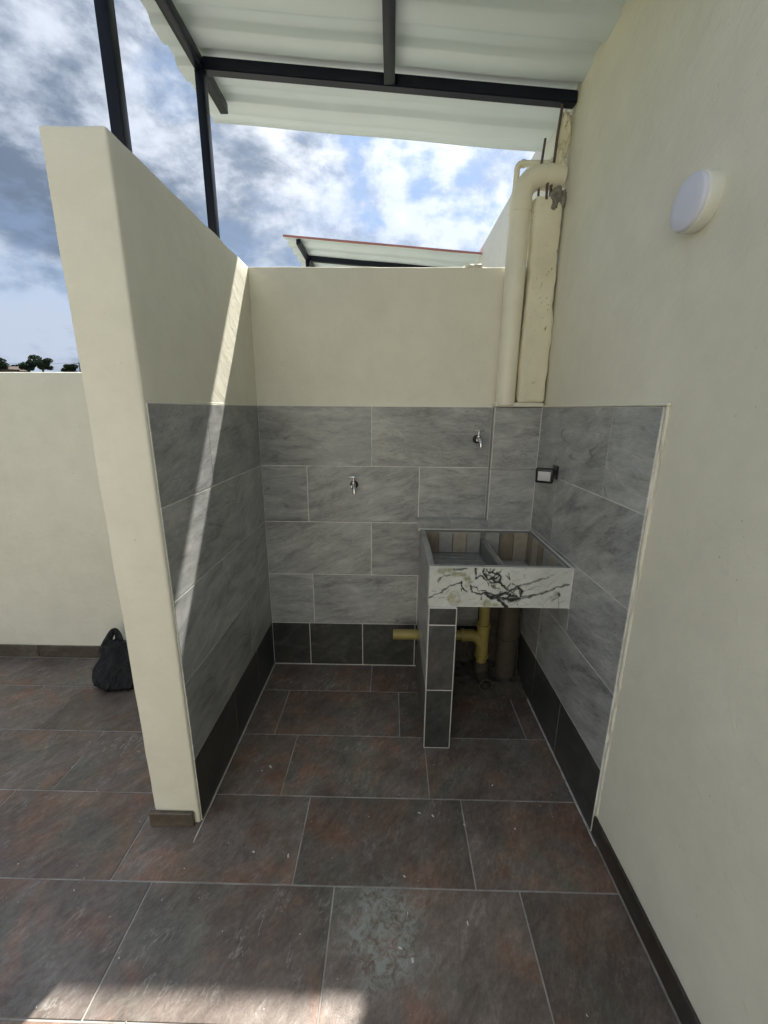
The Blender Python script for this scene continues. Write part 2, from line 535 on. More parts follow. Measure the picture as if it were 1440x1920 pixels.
def plaster_box(name, x0, x1, y0, y1, z0, z1, mat, parent=None, r=0.012, step=0.06, amp=0.0022, seed=0.0):
    """hand-plastered block: rounded, slightly wavy edges and faces"""
    ax = [axis_lines(x0, x1, r, step), axis_lines(y0, y1, r, step), axis_lines(z0, z1, r, step)]
    lo = Vector((x0, y0, z0)); hi = Vector((x1, y1, z1))
    idx = {}
    vs, fs = [], []

    def vert(i, j, k):
        key = (i, j, k)
        if key not in idx:
            p = Vector((ax[0][i], ax[1][j], ax[2][k]))
            nz = noise.noise((p * 9.0) + Vector((seed, seed * 2, 3.1)))
            rr = r * (1.0 + 0.55 * nz + 2.6 * max(0.0, noise.noise(p * 13.0 + Vector((seed, 5.0, seed))) - 0.36))
            q = Vector([min(max(p[d], lo[d] + rr), hi[d] - rr) for d in range(3)])
            dv = p - q
            if dv.length > 1e-9:
                p2 = q + dv.normalized() * rr
                nrm = dv.normalized()
            else:
                p2, nrm = p, Vector((0, 0, 0))
            wv = noise.noise(p * 3.3 + Vector((seed, 0, 7))) * amp + noise.noise(p * 21.0 + Vector((0, seed, 1))) * amp * 0.45
            p2 = p2 + nrm * wv
            if p2.z < z0: p2.z = z0
            idx[key] = len(vs)
            vs.append(p2)
        return idx[key]

    nx, ny, nz_ = len(ax[0]), len(ax[1]), len(ax[2])
    for i in range(nx - 1):
        for j in range(ny - 1):
            fs.append((vert(i, j, 0), vert(i, j + 1, 0), vert(i + 1, j + 1, 0), vert(i + 1, j, 0)))
            k = nz_ - 1
            fs.append((vert(i, j, k), vert(i + 1, j, k), vert(i + 1, j + 1, k), vert(i, j + 1, k)))
        for k in range(nz_ - 1):
            fs.append((vert(i, 0, k), vert(i + 1, 0, k), vert(i + 1, 0, k + 1), vert(i, 0, k + 1)))
            j = ny - 1
            fs.append((vert(i, j, k), vert(i, j, k + 1), vert(i + 1, j, k + 1), vert(i + 1, j, k)))
    for j in range(ny - 1):
        for k in range(nz_ - 1):
            fs.append((vert(0, j, k), vert(0, j, k + 1), vert(0, j + 1, k + 1), vert(0, j + 1, k)))
            i = nx - 1
            fs.append((vert(i, j, k), vert(i, j + 1, k), vert(i, j + 1, k + 1), vert(i, j, k + 1)))
    return link(name, from_py(name, vs, fs, smooth=True, angle=60), mat, parent)


TILE_MESH = {}


def tile_mesh(kind, sx, sy, sz, bevel):
    key = (kind, round(sx, 3), round(sy, 3), round(sz, 3))
    if key not in TILE_MESH:
        me = box_mesh(kind, sx, sy, sz, bevel)
        TILE_MESH[key] = me
    return TILE_MESH[key]


GAP = 0.0042
TH = 0.009


def wall_tile(name, face, a0, a1, z0, z1, plane, mat, parent, gap=GAP, bevel=0.0007):
    """one tile: face '-y' on a wall facing the viewer, '+x' / '-x' on side walls; plane = the tile's face"""
    g = gap / 2
    sx, sz = (a1 - a0) - gap, (z1 - z0) - gap
    if sx < 0.004 or sz < 0.004: return
    me = tile_mesh(name + mat, sx, TH, sz, bevel)
    me.name = name
    c, zc = (a0 + a1) / 2, (z0 + z1) / 2
    out = random.uniform(-0.0005, 0.0005)
    tilt = (random.uniform(-1, 1) * 0.0012, 0, random.uniform(-1, 1) * 0.0012)
    d = plane + (TH / 2 - out) * {'-y': 1, '+x': -1, '-x': 1}[face]
    if face == '-y': loc, rz = (c, d, zc), 0
    elif face == '+x': loc, rz = (d, c, zc), math.pi / 2
    else: loc, rz = (d, c, zc), -math.pi / 2
    return link(name, me, mat, parent, loc, (tilt[0], 0, rz + tilt[2]))


def tile_rows(face, plane, a0, a1, rows, parent):
    for (z0, z1, joints, name, mat) in rows:
        e = [a0] + [j for j in joints if a0 < j < a1] + [a1]
        for u0, u1 in zip(e[:-1], e[1:]):
            wall_tile(name, face, u0, u1, z0, z1, plane, mat, parent)


def sweep(pts, rad, seg=20, cap=True, inner=None):
    """tube along a polyline, radius may vary; inner radius makes an open hollow end"""
    pts = [Vector(p) for p in pts]
    n = len(pts)
    rads = rad if isinstance(rad, (list, tuple)) else [rad] * n
    vs, fs = [], []
    t0 = (pts[1] - pts[0]).normalized()
    up = Vector((0, 0, 1)) if abs(t0.z) < 0.9 else Vector((1, 0, 0))
    nrm = t0.cross(up).normalized()
    for i in range(n):
        t = (pts[min(i + 1, n - 1)] - pts[max(i - 1, 0)]).normalized()
        nrm = (nrm - t * nrm.dot(t)).normalized()
        bn = t.cross(nrm)
        for k in range(seg):
            a = 2 * math.pi * k / seg
            vs.append(pts[i] + (nrm * math.cos(a) + bn * math.sin(a)) * rads[i])
    for i in range(n - 1):
        for k in range(seg):
            k2 = (k + 1) % seg
            fs.append((i * seg + k, i * seg + k2, (i + 1) * seg + k2, (i + 1) * seg + k))
    if cap:
        fs.append(tuple(range(seg))[::-1])
        fs.append(tuple((n - 1) * seg + k for k in range(seg)))
    return vs, fs


def tube(name, pts, rad, mat, parent=None, seg=20, cap=True):
    vs, fs = sweep(pts, rad, seg, cap)
    bm = bmesh.new()
    bv = [bm.verts.new(v) for v in vs]
    for f in fs:
        try: bm.faces.new([bv[i] for i in f])
        except ValueError: pass
    bmesh.ops.recalc_face_normals(bm, faces=bm.faces[:])
    return link(name, from_bm(name, bm, True, 45), mat, parent)


def bend(p0, corner, p1, r, n=8):
    """points of a filleted corner"""
    p0, c, p1 = Vector(p0), Vector(corner), Vector(p1)
    a = (p0 - c).normalized(); b = (p1 - c).normalized()
    s, e = c + a * r, c + b * r
    out = []
    for i in range(n + 1):
        t = i / n
        out.append(s.lerp(c, t).lerp(c.lerp(e, t), t))
    return [p0] + out + [p1]


def lathe(name, prof, mat, parent, loc, axis='z', seg=32, rot=(0, 0, 0)):
    vs, fs = [], []
    for (r_, h_) in prof:
        for k in range(seg):
            a = 2 * math.pi * k / seg
            vs.append((r_ * math.cos(a), r_ * math.sin(a), h_))
    n = len(prof)
    for i in range(n - 1):
        for k in range(seg):
            k2 = (k + 1) % seg
            fs.append((i * seg + k, i * seg + k2, (i + 1) * seg + k2, (i + 1) * seg + k))
    fs.append(tuple(range(seg))[::-1])
    fs.append(tuple((n - 1) * seg + k for k in range(seg)))
    return link(name, from_py(name, vs, fs, True, 35), mat, parent, loc, rot)


# ------------------------------------------------------------------ key dimensions (metres)
XL, XR = -0.670, 0.725          # tiled faces of the niche
YB, YP = 2.067, 2.0145          # tiled back wall, tiled front of the corner pier
XP = 0.498                      # left side of the pier
YL, YR = 1.132, 1.126           # near ends of the tiled faces
ZT, ZH = 1.469, 0.269           # top of the grey tiles, top of the dark base row
R1, R2_, R3 = 1.169, 0.869, 0.569
WT = 2.095                      # top of the partition and back wall

# ------------------------------------------------------------------ ground far below and the hill
def hill_height(x, y):
    d = math.hypot(x, y)
    s = min(1, max(0, (d - 35) / 95.0))
    s = s * s * (3 - 2 * s)
    h = -6.5 + 13.0 * s
    h += (noise.noise(Vector((x * 0.02, y * 0.02, 0))) * 1.6 + noise.noise(Vector((x * 0.07, y * 0.07, 4))) * 0.4) * s
    if d > 150: h -= (d - 150) * 0.05
    return h


def build_ground():
    vs, fs = [], []
    rings = [0, 8, 20, 35, 50, 65, 80, 95, 105, 115, 125, 132, 140, 150, 170, 210, 300, 500, 900, 1500]
    seg = 120
    for r_ in rings:
        for k in range(seg):
            a = 2 * math.pi * k / seg
            x, y = r_ * math.cos(a), r_ * math.sin(a)
            vs.append((x, y, hill_height(x, y)))
    for i in range(len(rings) - 1):
        for k in range(seg):
            k2 = (k + 1) % seg
            fs.append((i * seg + k, (i + 1) * seg + k, (i + 1) * seg + k2, i * seg + k2))
    return structure(link('ground', from_py('ground', vs, fs, True), 'hill_grass'))


build_ground()

# ------------------------------------------------------------------ terrace floor
slab = structure(box('terrace_floor', -3.6, 0.738, -2.6, 2.09, -0.25, -0.0022, 'floor_grout'))


def floor_tile(x0, x1, y0, y1):
    g = 0.0046
    sx, sy = x1 - x0 - g, y1 - y0 - g
    if sx < 0.01 or sy < 0.01: return
    me = tile_mesh('floor_tile', sx, sy, 0.010, 0.0009)
    me.name = 'floor_tile'
    o = link('floor_tile', me, 'slate_floor_tile', slab)
    o.matrix_parent_inverse = slab.matrix_basis.inverted()
    o.location = ((x0 + x1) / 2, (y0 + y1) / 2, -0.005 + random.uniform(-0.0003, 0.0003))
    o.rotation_euler = (random.uniform(-1, 1) * 0.0008, random.uniform(-1, 1) * 0.0008, 0)


TW = 0.579
rows_y = [0.634 + 0.3013 * k for k in range(-10, 5)] + [2.066]
offs = {0: -0.742, 1: -0.297, 2: -0.415, 3: -0.525, 4: -0.097}
left_offs = {2: -1.315, 3: -1.63, 4: -1.86}
for i, (y0, y1) in enumerate(zip(rows_y[:-1], rows_y[1:])):
    k = i - 10
    o_ = offs.get(k, -0.742 + (0.29 if k % 2 else 0.05 * k))
    spans = [(-3.6, XR)]
    ends = {}
    if k >= 2:
        spans = [(-3.6, -0.84), (XL, XR)]
    for si, (a, b) in enumerate(spans):
        oo = left_offs[k] if (k >= 2 and si == 0) else o_
        n0 = math.floor((a - oo) / TW)
        edges = [a] + [oo + TW * j for j in range(n0, n0 + 12) if a + 0.02 < oo + TW * j < b - 0.02] + [b]
        if k == 4 and si == 1:
            edges = [e for e in edges if e < 0.27] + [0.272]      # bare mortar under the sink
        yy1 = y1 if si == 1 or k != 4 else 2.086
        for u0, u1 in zip(edges[:-1], edges[1:]):
            floor_tile(u0, u1, y0, yy1)

# ------------------------------------------------------------------ walls
G = 'slate_wall_tile'
B = 'dark_base_tile'

pw = thing('partition_wall', 'cream plastered partition wall with grey tiles on its inner side and two posts on top', 'wall', (-0.755, 1.6, 0))


def under(root, o):
    o.parent = root
    o.matrix_parent_inverse = Matrix.Translation(root.location).inverted()
    return o


class Under:
    """parent new parts to a root that sits away from the origin while keeping world coordinates"""
    def __init__(self, root): self.root = root
    def __enter__(self): self.before = set(bpy.data.objects[:]); return self
    def __exit__(self, *a):
        for o in bpy.data.objects[:]:
            if o not in self.before and o is not self.root and o.parent is None:
                under(self.root, o)


with Under(pw):
    plaster_box('plaster_body', -0.836, -0.6738, 1.121, 2.207, 0, WT, 'cream_plaster', r=0.010, amp=0.0017, seed=2.0)
    box('grout_bed', -0.6815, XL - 0.0017, YL + 0.002, YB + 0.005, 0.0, ZT - 0.001, 'grout')
    tile_rows('+x', XL, YL, YB, [
        (R1, ZT, [1.496], 'wall_tile', G), (R2_, R1, [1.700], 'wall_tile', G), (R3, R2_, [1.510], 'wall_tile', G),
        (ZH, R3, [1.735], 'wall_tile', G), (0.003, ZH, [1.497, 1.80], 'base_tile', B)], None)
    box('skirting_tile', -0.848, -0.690, 1.106, 1.1215, 0.001, 0.060, 'skirting_tile', bevel=0.003)
    plaster_box('plaster_edge', -0.706, -0.6735, 1.1318, YB + 0.01, ZT + 0.0004, ZT + 0.0065, 'cream_plaster', r=0.0025, step=0.04, amp=0.0012, seed=13)

bw = thing('back_wall', 'cream back wall of the washing niche with rows of grey slate tiles below', 'wall', (-0.1, 2.14, 0))
with Under(bw):
    plaster_box('plaster_body', -0.74, 0.735, 2.080, 2.205, 0, WT - 0.003, 'cream_plaster', r=0.010, amp=0.003, seed=5.0)
    box('grout_bed', XL, XP + 0.002, YB + 0.0017, 2.081, 0.0, ZT - 0.001, 'grout')
    tile_rows('-y', YB, XL, XP, [
        (R1, ZT, [-0.099], 'wall_tile', G), (R2_, R1, [-0.435, 0.147], 'wall_tile', G), (R3, R2_, [-0.101], 'wall_tile', G),
        (ZH, R3, [-0.425, 0.155], 'wall_tile', G)], None)
    tile_rows('-y', YB, XL, 0.272, [(0.003, ZH, [-0.455, -0.152, 0.147], 'base_tile', B)], None)
    # lump of mortar left on the coping
    bm = bmesh.new()
    bmesh.ops.create_icosphere(bm, subdivisions=3, radius=1.0)
    for v in bm.verts:
        n_ = 1 + 0.5 * noise.noise(v.co * 2.1)
        v.co = Vector((0.375 + v.co.x * 0.055 * n_, 2.12 + v.co.y * 0.035 * n_, WT + 0.002 + v.co.z * 0.014 * n_))
    link('mortar_lump', from_bm('mortar_lump', bm, True), 'cream_plaster')

hw = thing('house_wall', 'tall cream house wall with round lamp, grey tiles along its niche end', 'wall', (0.82, 0, 0))
with Under(hw):
    plaster_box('plaster_body', 0.735, 0.93, -2.6, 2.062, 0, 2.79, 'cream_plaster', r=0.012, step=0.09, amp=0.0035, seed=11.0)
    box('grout_bed', XR + 0.0017, 0.7362, YR + 0.002, YP + 0.012, 0.0, ZT - 0.001, 'grout')
    tile_rows('-x', XR, YR, YP, [
        (R1, ZT, [1.372], 'wall_tile', G), (R2_, R1, [1.755], 'wall_tile', G), (R3, R2_, [1.490], 'wall_tile', G),
        (ZH, R3, [1.765], 'wall_tile', G), (0.003, ZH, [1.460, 1.76], 'base_tile', B)], None)
    plaster_box('plaster_edge', 0.7325, 0.737, YR - 0.013, YR - 0.001, 0.083, ZT + 0.006, 'cream_plaster', r=0.004, step=0.03, amp=0.0018, seed=4)
    plaster_box('plaster_edge', 0.7245, 0.737, YR - 0.016, YP, ZT + 0.0005, ZT + 0.009, 'cream_plaster', r=0.003, step=0.04, amp=0.0012, seed=6)
    e = [YR - 0.004 - 0.579 * j for j in range(0, 6)]
    for u1, u0 in zip(e[:-1], e[1:]):
        wall_tile('skirting_tile', '-x', u0, u1, 0.002, 0.081, 0.7265, 'skirting_dark', None)

hf = thing('added_bounce_wall', 'added cream wall, unseen behind the camera, bouncing sunlight into the niche', 'wall', (-1.3, -2.7, 0))  # unseen wall, added so its sunlit face brightens the shaded niche
with Under(hf):
    plaster_box('plaster_body', -3.6, 0.734, -2.85, -2.62, 0, 2.79, 'cream_plaster', r=0.012, step=0.2, amp=0.003, seed=51.0)

pa = thing('parapet_wall', 'low cream parapet wall of the terrace with brown skirting, behind the black bag', 'wall', (-2.2, 2.15, 0))
with Under(pa):
    plaster_box('plaster_body', -3.6, -0.76, 2.098, 2.205, 0, 1.624, 'cream_plaster', r=0.010, step=0.08, amp=0.003, seed=15.0)
    for u0, u1 in ((-3.6, -3.25), (-3.25, -2.67), (-2.67, -2.09), (-2.09, -1.51), (-1.51, -0.93), (-0.93, -0.838)):
        wall_tile('skirting_tile', '-y', u0, u1, 0.001, 0.080, 2.088, 'skirting_tile', None, gap=0.003)

# corner pier: boxed-in lower part with tiles, bare plaster column above
pier = thing('corner_pier', 'pitted cream plaster column in the corner with grey tiled box below, rods sticking out', 'column', (0.62, 2.04, 0))
with Under(pier):
    box('core', XP + 0.0105, 0.7255, YP + 0.0105, 2.079, 0.905, ZT - 0.002, 'grout')
    tile_rows('-y', YP, XP, XR, [(R1, ZT, [], 'wall_tile', G), (0.853, R1, [], 'wall_tile', G)], None)
    tile_rows('-x', XP, YP + 0.0015, YB, [(R1, ZT, [], 'wall_tile', G), (0.853, R1, [], 'wall_tile', G)], None)
    box('corner_grout', XP - 0.002, XP + 0.003, YP - 0.002, YP + 0.003, 0.853, ZT, 'caulk', bevel=0.001)
    box('corner_grout', XR - 0.003, XR + 0.002, YP - 0.0015, YP + 0.004, 0.853, ZT, 'caulk', bevel=0.001)
    plaster_box('plaster_cap', XP + 0.002, 0.733, YP + 0.003, 2.079, ZT + 0.0005, ZT + 0.022, 'cream_plaster', r=0.006, step=0.03, amp=0.003, seed=21)
    plaster_box('plaster_column', 0.600, 0.734, 2.008, 2.079, ZT + 0.018, 2.350, 'pitted_plaster', r=0.020, step=0.02, amp=0.012, seed=23)

# rods and chipped mortar round the top of the pier
with Under(pier):
    tube('steel_rod', [(0.668, 2.024, 2.30), (0.669, 2.022, 2.42), (0.674, 2.020, 2.55), (0.683, 2.018, 2.675)], 0.0058, 'rusty_steel', seg=8)
    tube('steel_rod', [(0.622, 2.035, 2.31), (0.621, 2.034, 2.45), (0.629, 2.030, 2.555)], 0.0052, 'rusty_steel', seg=8)
    tube('steel_rod', [(0.652, 2.018, 2.33), (0.650, 2.016, 2.385), (0.656, 2.018, 2.43)], 0.006, 'rusty_steel', seg=8)
    for (cx, cy, cz, sx, sy, sz, sd) in ((0.700, 2.022, 2.335, 0.034, 0.020, 0.040, 1.0), (0.694, 2.040, 2.47, 0.026, 0.026, 0.055, 4.0),
                                         (0.708, 2.045, 2.58, 0.024, 0.022, 0.075, 7.0)):
        bm = bmesh.new()
        bmesh.ops.create_icosphere(bm, subdivisions=4, radius=1.0)
        for v in bm.verts:
            n_ = 1 + 0.55 * noise.noise(v.co * 1.9 + Vector((sd, 0, 0))) + 0.2 * noise.noise(v.co * 6 + Vector((0, sd, 0)))
            v.co = Vector((cx + v.co.x * sx * n_, cy + v.co.y * sy * n_, cz + v.co.z * sz * n_))
        link('mortar_lump', from_bm('mortar_lump', bm, True), 'chipped_mortar' if sd == 1.0 else 'pitted_plaster')

# the neighbouring house wall that carries on behind
nw = thing('neighbour_house_wall', 'pale upper house wall carrying on behind the back wall, beyond the downpipe', 'wall', (0.84, 4.6, 0))
with Under(nw):
    plaster_box('plaster_body', 0.742, 0.93, 2.066, 8.2, -0.2, 2.785, 'pale_plaster', r=0.01, step=0.3, amp=0.003, seed=31)

# ------------------------------------------------------------------ downpipe in the corner
dp = thing('downpipe', 'cream painted rainwater downpipe with wide elbow in the corner above the tiles', 'pipe', (0.543, 2.036, ZT))
with Under(dp):
    pts = bend((0.548, 2.036, ZT + 0.010), (0.548, 2.036, 2.425), (0.722, 2.050, 2.425), 0.105, 14)
    tube('pipe', pts[:1] + [(0.548, 2.036, 2.0)] + pts[1:], 0.0450, 'painted_pipe', seg=28)
    tube('elbow_socket', [(0.548, 2.036, 2.285), (0.548, 2.036, 2.335)], 0.0480, 'painted_pipe', seg=28)
    tube('elbow_socket', [(0.640, 2.043, 2.425), (0.668, 2.045, 2.425)], 0.0480, 'painted_pipe', seg=28)
sp = thing('small_drain_pipe', 'thin cream pipe hooked over the elbow of the wide downpipe', 'pipe', (0.55, 2.085, 2.30))
with Under(sp):
    pts = bend((0.722, 2.058, 2.482), (0.530, 2.062, 2.482), (0.530, 2.079, 2.30), 0.022, 6)
    tube('pipe', pts, 0.0125, 'painted_pipe', seg=14)
    tube('elbow_socket', [(0.562, 2.0615, 2.482), (0.546, 2.0616, 2.482)], 0.0155, 'painted_pipe', seg=14)

# ------------------------------------------------------------------ canopy
SLOPE = -0.0785
def roof_z(x): return 2.822 + SLOPE * (x + 0.78)


def sheet(name, x0, x1, y0, y1, parent, period=0.186, phase=0.03, lift=0.0):
    """trapezoid roofing sheet: ribs run down the slope (along x); white below, red above"""
    prof = []
    per = [(0.0, 0.0), (0.42, 0.0), (0.47, 0.003), (0.55, 0.020), (0.60, 0.023), (0.86, 0.023), (0.91, 0.020), (0.97, 0.003)]
    k = math.floor((y0 - phase) / period)
    while True:
        done = False
        for (u, h) in per:
            y = phase + (k + u) * period
            if y < y0: continue
            if y > y1: done = True; break
            prof.append((y, h))
        if done: break
        k += 1
    def hh(y):
        u = ((y - phase) / period) % 1.0
        pp = per + [(1.0, 0.0)]
        for (a, b), (c, d) in zip(pp[:-1], pp[1:]):
            if a <= u <= c: return b + (d - b) * (u - a) / (c - a)
        return 0.0
    prof = [(y0, hh(y0))] + [q for q in prof if y0 + 0.004 < q[0] < y1 - 0.004] + [(y1, hh(y1))]
    nx = 8
    t = 0.0035
    vs, fs, mi = [], [], []
    m = len(prof)
    for lay in (0, 1):
        for i in range(nx + 1):
            x = x0 + (x1 - x0) * i / nx
            sag = 0.002 * math.sin(i * 1.7)
            for (y, h) in prof:
                vs.append((x, y, roof_z(x) + h + sag + lay * t + lift))
    off = (nx + 1) * m
    for i in range(nx):
        for j in range(m - 1):
            a = i * m + j
            fs.append((a, a + 1, a + m + 1, a + m)); mi.append(0)
            fs.append((off + a, off + a + m, off + a + m + 1, off + a + 1)); mi.append(1)
    for i in range(nx):
        for j in (0, m - 1):
            a = i * m + j
            fs.append((a, a + m, off + a + m, off + a) if j == 0 else (a, off + a, off + a + m, a + m)); mi.append(1)
    for j in range(m - 1):
        for i in (0, nx):
            a = i * m + j
            fs.append((a, off + a, off + a + 1, a + 1) if i == 0 else (a, a + 1, off + a + 1, off + a)); mi.append(0)
    me = from_py(name, vs, fs)
    me.materials.append(MATS['sheet_underside']); me.materials.append(MATS['sheet_topside'])
    for p, q in zip(me.polygons, mi):
        p.material_index = q
        p.use_smooth = True
    me.set_sharp_from_angle(angle=R(50))
    return link(name, me, None, parent)


def bar_x(name, x0, x1, y0, y1, drop, mat, parent):
    """square tube lying along the slope under the sheets"""
    bm = bmesh.new()
    bmesh.ops.create_cube(bm, size=1.0)
    for v in bm.verts:
        x = x0 if v.co.x < 0 else x1
        v.co = Vector((x, y0 if v.co.y < 0 else y1, roof_z(x) - (drop if v.co.z < 0 else 0.0006)))
    bmesh.ops.bevel(bm, geom=bm.edges[:], offset=0.003, segments=2, affect='EDGES')
    return link(name, from_bm(name, bm, True, 35), mat, parent)


def make_canopy():
    root = thing('canopy', 'white corrugated canopy roof on a dark steel frame over the niche', 'canopy', (-0.79, 1.7, WT))
    with Under(root):
        # two lapped sheets
        sheet('roof_sheet', -0.915, 0.744, 0.99, 1.80, None)
        sheet('roof_sheet', -0.912, 0.742, 1.700, 2.438, None, lift=0.0042)
        for (yy, h0, h1) in ((0.983, 0.0005, 0.015),):
            bm = bmesh.new()
            bmesh.ops.create_cube(bm, size=1.0)
            for v in bm.verts:
                x = -0.916 if v.co.x < 0 else 0.734
                v.co = Vector((x, yy + (0 if v.co.y < 0 else 0.0062), roof_z(x) + (h0 if v.co.z < 0 else h1)))
            link('edge_trim', from_bm('edge_trim', bm), 'sheet_topside')
        bar_x('beam', -0.775, 0.7335, 2.000, 2.040, 0.044, 'frame_paint', None)
        bar_x('beam', -0.775, 0.7335, 1.370, 1.410, 0.044, 'frame_paint', None)
        for x, y0, y1 in ((-0.793, 1.0, 2.265), (-0.024, 1.4105, 1.9995)):
            z = roof_z(x)
            if abs(x + 0.024) < 0.01: x0_, x1_ = x - 0.022, x + 0.022
            else: x0_, x1_ = x - 0.0195, x + 0.0175
            box('rafter', x0_, x1_, y0, y1, z - 0.043, z - 0.0018, 'frame_paint', None, bevel=0.003, seg=2)
        box('post', -0.812, -0.7755, 2.001, 2.039, WT - 0.02, roof_z(-0.79) - 0.0435, 'frame_paint', None, bevel=0.003, seg=2)
        box('post', -0.812, -0.7755, 1.371, 1.409, WT - 0.02, roof_z(-0.79) - 0.0435, 'frame_paint', None, bevel=0.003, seg=2)
    return root


canopy = make_canopy()


def copy_tree(o, parent=None, skip=()):
    c = o.copy()
    COL.objects.link(c)
    inv = o.matrix_parent_inverse.copy()
    c.parent = parent
    c.matrix_parent_inverse = inv
    for ch in list(o.children):
        if ch.name in skip: continue
        copy_tree(ch, c, skip)
    return c


nc = copy_tree(canopy)
nc.name = 'canopy'
nc.location.y += 2.80
nc['label'] = 'neighbouring canopy with red roof edge seen above the back wall'
npw = thing('neighbour_partition_wall', 'pale partition wall hidden below the red edged canopy behind the back wall', 'wall', (-0.755, 4.4, -0.2))
with Under(npw):
    plaster_box('plaster_body', -0.836, -0.681, 3.92, 4.90, -0.2, WT - 0.001, 'pale_plaster', r=0.016, step=0.12, amp=0.004, seed=41)
nsl = structure(box('neighbour_terrace_floor', -3.6, 0.74, 2.21, 8.2, -0.25, -0.01, 'floor_grout'))

# ------------------------------------------------------------------ laundry sink
SX0, SX1, SY0, SY1, SZ0, SZ1 = 0.158, 0.7215, 1.492, 2.010, 0.683, 0.852
sink = thing('laundry_sink', 'built-in laundry sink with white marble front on a narrow tiled support', 'sink', (0.44, 1.75, 0))


def marble_panel():
    """front slab: white stone, black veins and olive clouds drawn as colour on the slab's own grid"""
    nu, nv = 330, 96
    u = np.linspace(0, 1168, nu)[None, :].repeat(nv, 0)
    v = np.linspace(0, 302, nv)[:, None].repeat(nu, 1)
    rng = np.random.RandomState(4)

    def wob(s, a, n=9):
        o = np.zeros_like(u)
        for _ in range(n):
            kx, ky = rng.normal(0, s, 2)
            o += np.sin(u * kx + v * ky + rng.uniform(0, 6.28))
        return o * a / math.sqrt(n)
    du = wob(0.05, 4.0) + wob(0.16, 2.6); dv = wob(0.05, 4.0) + wob(0.16, 2.6)
    U, V = u + du, v + dv
    base = 0.60 + 0.035 * wob(0.012, 1.0) + 0.02 * wob(0.1, 1.0)
    col = np.stack([base * 0.99, base * 1.02, base * 0.98], -1)

    def blend(mask, c, amt):
        m_ = np.clip(mask * amt, 0, 1)[..., None]
        return col * (1 - m_) + np.array(c)[None, None] * m_
    rough = 0.5 + 0.5 * wob(0.09, 1.0)
    tex = wob(0.22, 1.0) + wob(0.4, 0.6)
    for (cx, cy, rx, ry, c, a) in ((95, 22, 55, 24, (0.30, 0.29, 0.20), 0.7), (150, 25, 60, 30, (0.33, 0.325, 0.22), 0.95), (235, 52, 70, 26, (0.30, 0.30, 0.20), 1.0),
                                   (318, 92, 42, 48, (0.29, 0.29, 0.19), 1.0), (212, 235, 52, 62, (0.40, 0.38, 0.25), 0.95), (490, 272, 85, 30, (0.34, 0.33, 0.22), 1.0),
                                   (1042, 205, 42, 42, (0.22, 0.23, 0.20), 0.85), (620, 170, 90, 50, (0.48, 0.50, 0.47), 0.5)):
        d = np.sqrt(((U - cx) / rx) ** 2 + ((V - cy) / ry) ** 2)
        m_ = np.clip(1.35 - d - 0.75 * rough, 0, 1)
        col = blend(np.clip(m_ * 1.8, 0, 1) * np.clip(0.85 + 0.35 * tex, 0, 1), c, a)
    d = np.sqrt(((U - 212) / 48) ** 2 + ((V - 235) / 58) ** 2)
    col = blend(np.exp(-((d - 0.9) / 0.16) ** 2), (0.24, 0.23, 0.15), 0.35)

    def vein(pts, wd, c=(0.02, 0.022, 0.02), a=1.0):
        nonlocal col
        best = np.full(u.shape, 1e9)
        for (x0, y0), (x1, y1) in zip(pts[:-1], pts[1:]):
            ex, ey = x1 - x0, y1 - y0
            L = ex * ex + ey * ey + 1e-6
            t = np.clip(((U - x0) * ex + (V - y0) * ey) / L, 0, 1)
            best = np.minimum(best, np.hypot(U - x0 - t * ex, V - y0 - t * ey))
        wloc = wd * (0.95 + 0.75 * rough)
        col = blend(np.clip(1.35 - best / np.maximum(wloc, 0.6), 0, 1), c, a)
    o = lambda L: [(x - 172, y - 370) for x, y in L]
    vein(o([(172, 606), (270, 560), (350, 505), (432, 480)]), 5, a=0.9)
    vein(o([(432, 478), (447, 530), (492, 556)]), 4.5); vein(o([(436, 480), (438, 552)]), 4)
    vein(o([(240, 472), (290, 430), (345, 427)]), 3.5, a=0.7); vein(o([(250, 480), (270, 450)]), 5, a=0.6)
    vein(o([(172, 600), (330, 605)]), 2.2, (0.2, 0.2, 0.2), 0.6)
    vein(o([(510, 508), (528, 556), (600, 570), (652, 558), (722, 580), (820, 566)]), 6)
    vein(o([(515, 512), (560, 520), (580, 545), (640, 548)]), 3)
    vein(o([(640, 566), (690, 600), (765, 578), (832, 556), (900, 500), (940, 545), (930, 603), (850, 612), (788, 600)]), 9)
    vein(o([(800, 560), (930, 600)]), 6); vein(o([(850, 545), (905, 590)]), 5); vein(o([(830, 590), (905, 520)]), 5)
    vein(o([(660, 585), (800, 600), (930, 608)]), 8)
    vein(o([(930, 603), (1050, 575), (1140, 545), (1230, 502), (1320, 486)]), 6, (0.05, 0.05, 0.05), 0.9)
    vein(o([(940, 585), (1060, 570)]), 5, (0.05, 0.05, 0.05), 0.9)
    vein(o([(905, 498), (1040, 465), (1140, 432)]), 5, (0.1, 0.1, 0.1), 0.8)
    vein(o([(950, 550), (1010, 520), (1090, 498)]), 3.5, (0.12, 0.12, 0.12), 0.7)
    vein(o([(1120, 440), (1200, 405)]), 3, (0.3, 0.3, 0.3), 0.5)
    vein(o([(548, 375), (552, 445), (602, 430), (640, 458), (700, 440), (722, 402), (758, 440), (742, 470), (690, 482), (652, 450), (610, 402), (620, 374)]), 7)
    vein(o([(690, 400), (750, 430), (690, 455), (720, 470)]), 6); vein(o([(640, 380), (660, 410), (700, 385)]), 5)
    vein(o([(742, 470), (795, 512), (822, 534)]), 8); vein(o([(680, 470), (690, 510), (760, 530)]), 3.5, a=0.8)
    vein(o([(750, 610), (800, 636), (832, 672)]), 9); vein(o([(795, 645), (815, 672)]), 8)
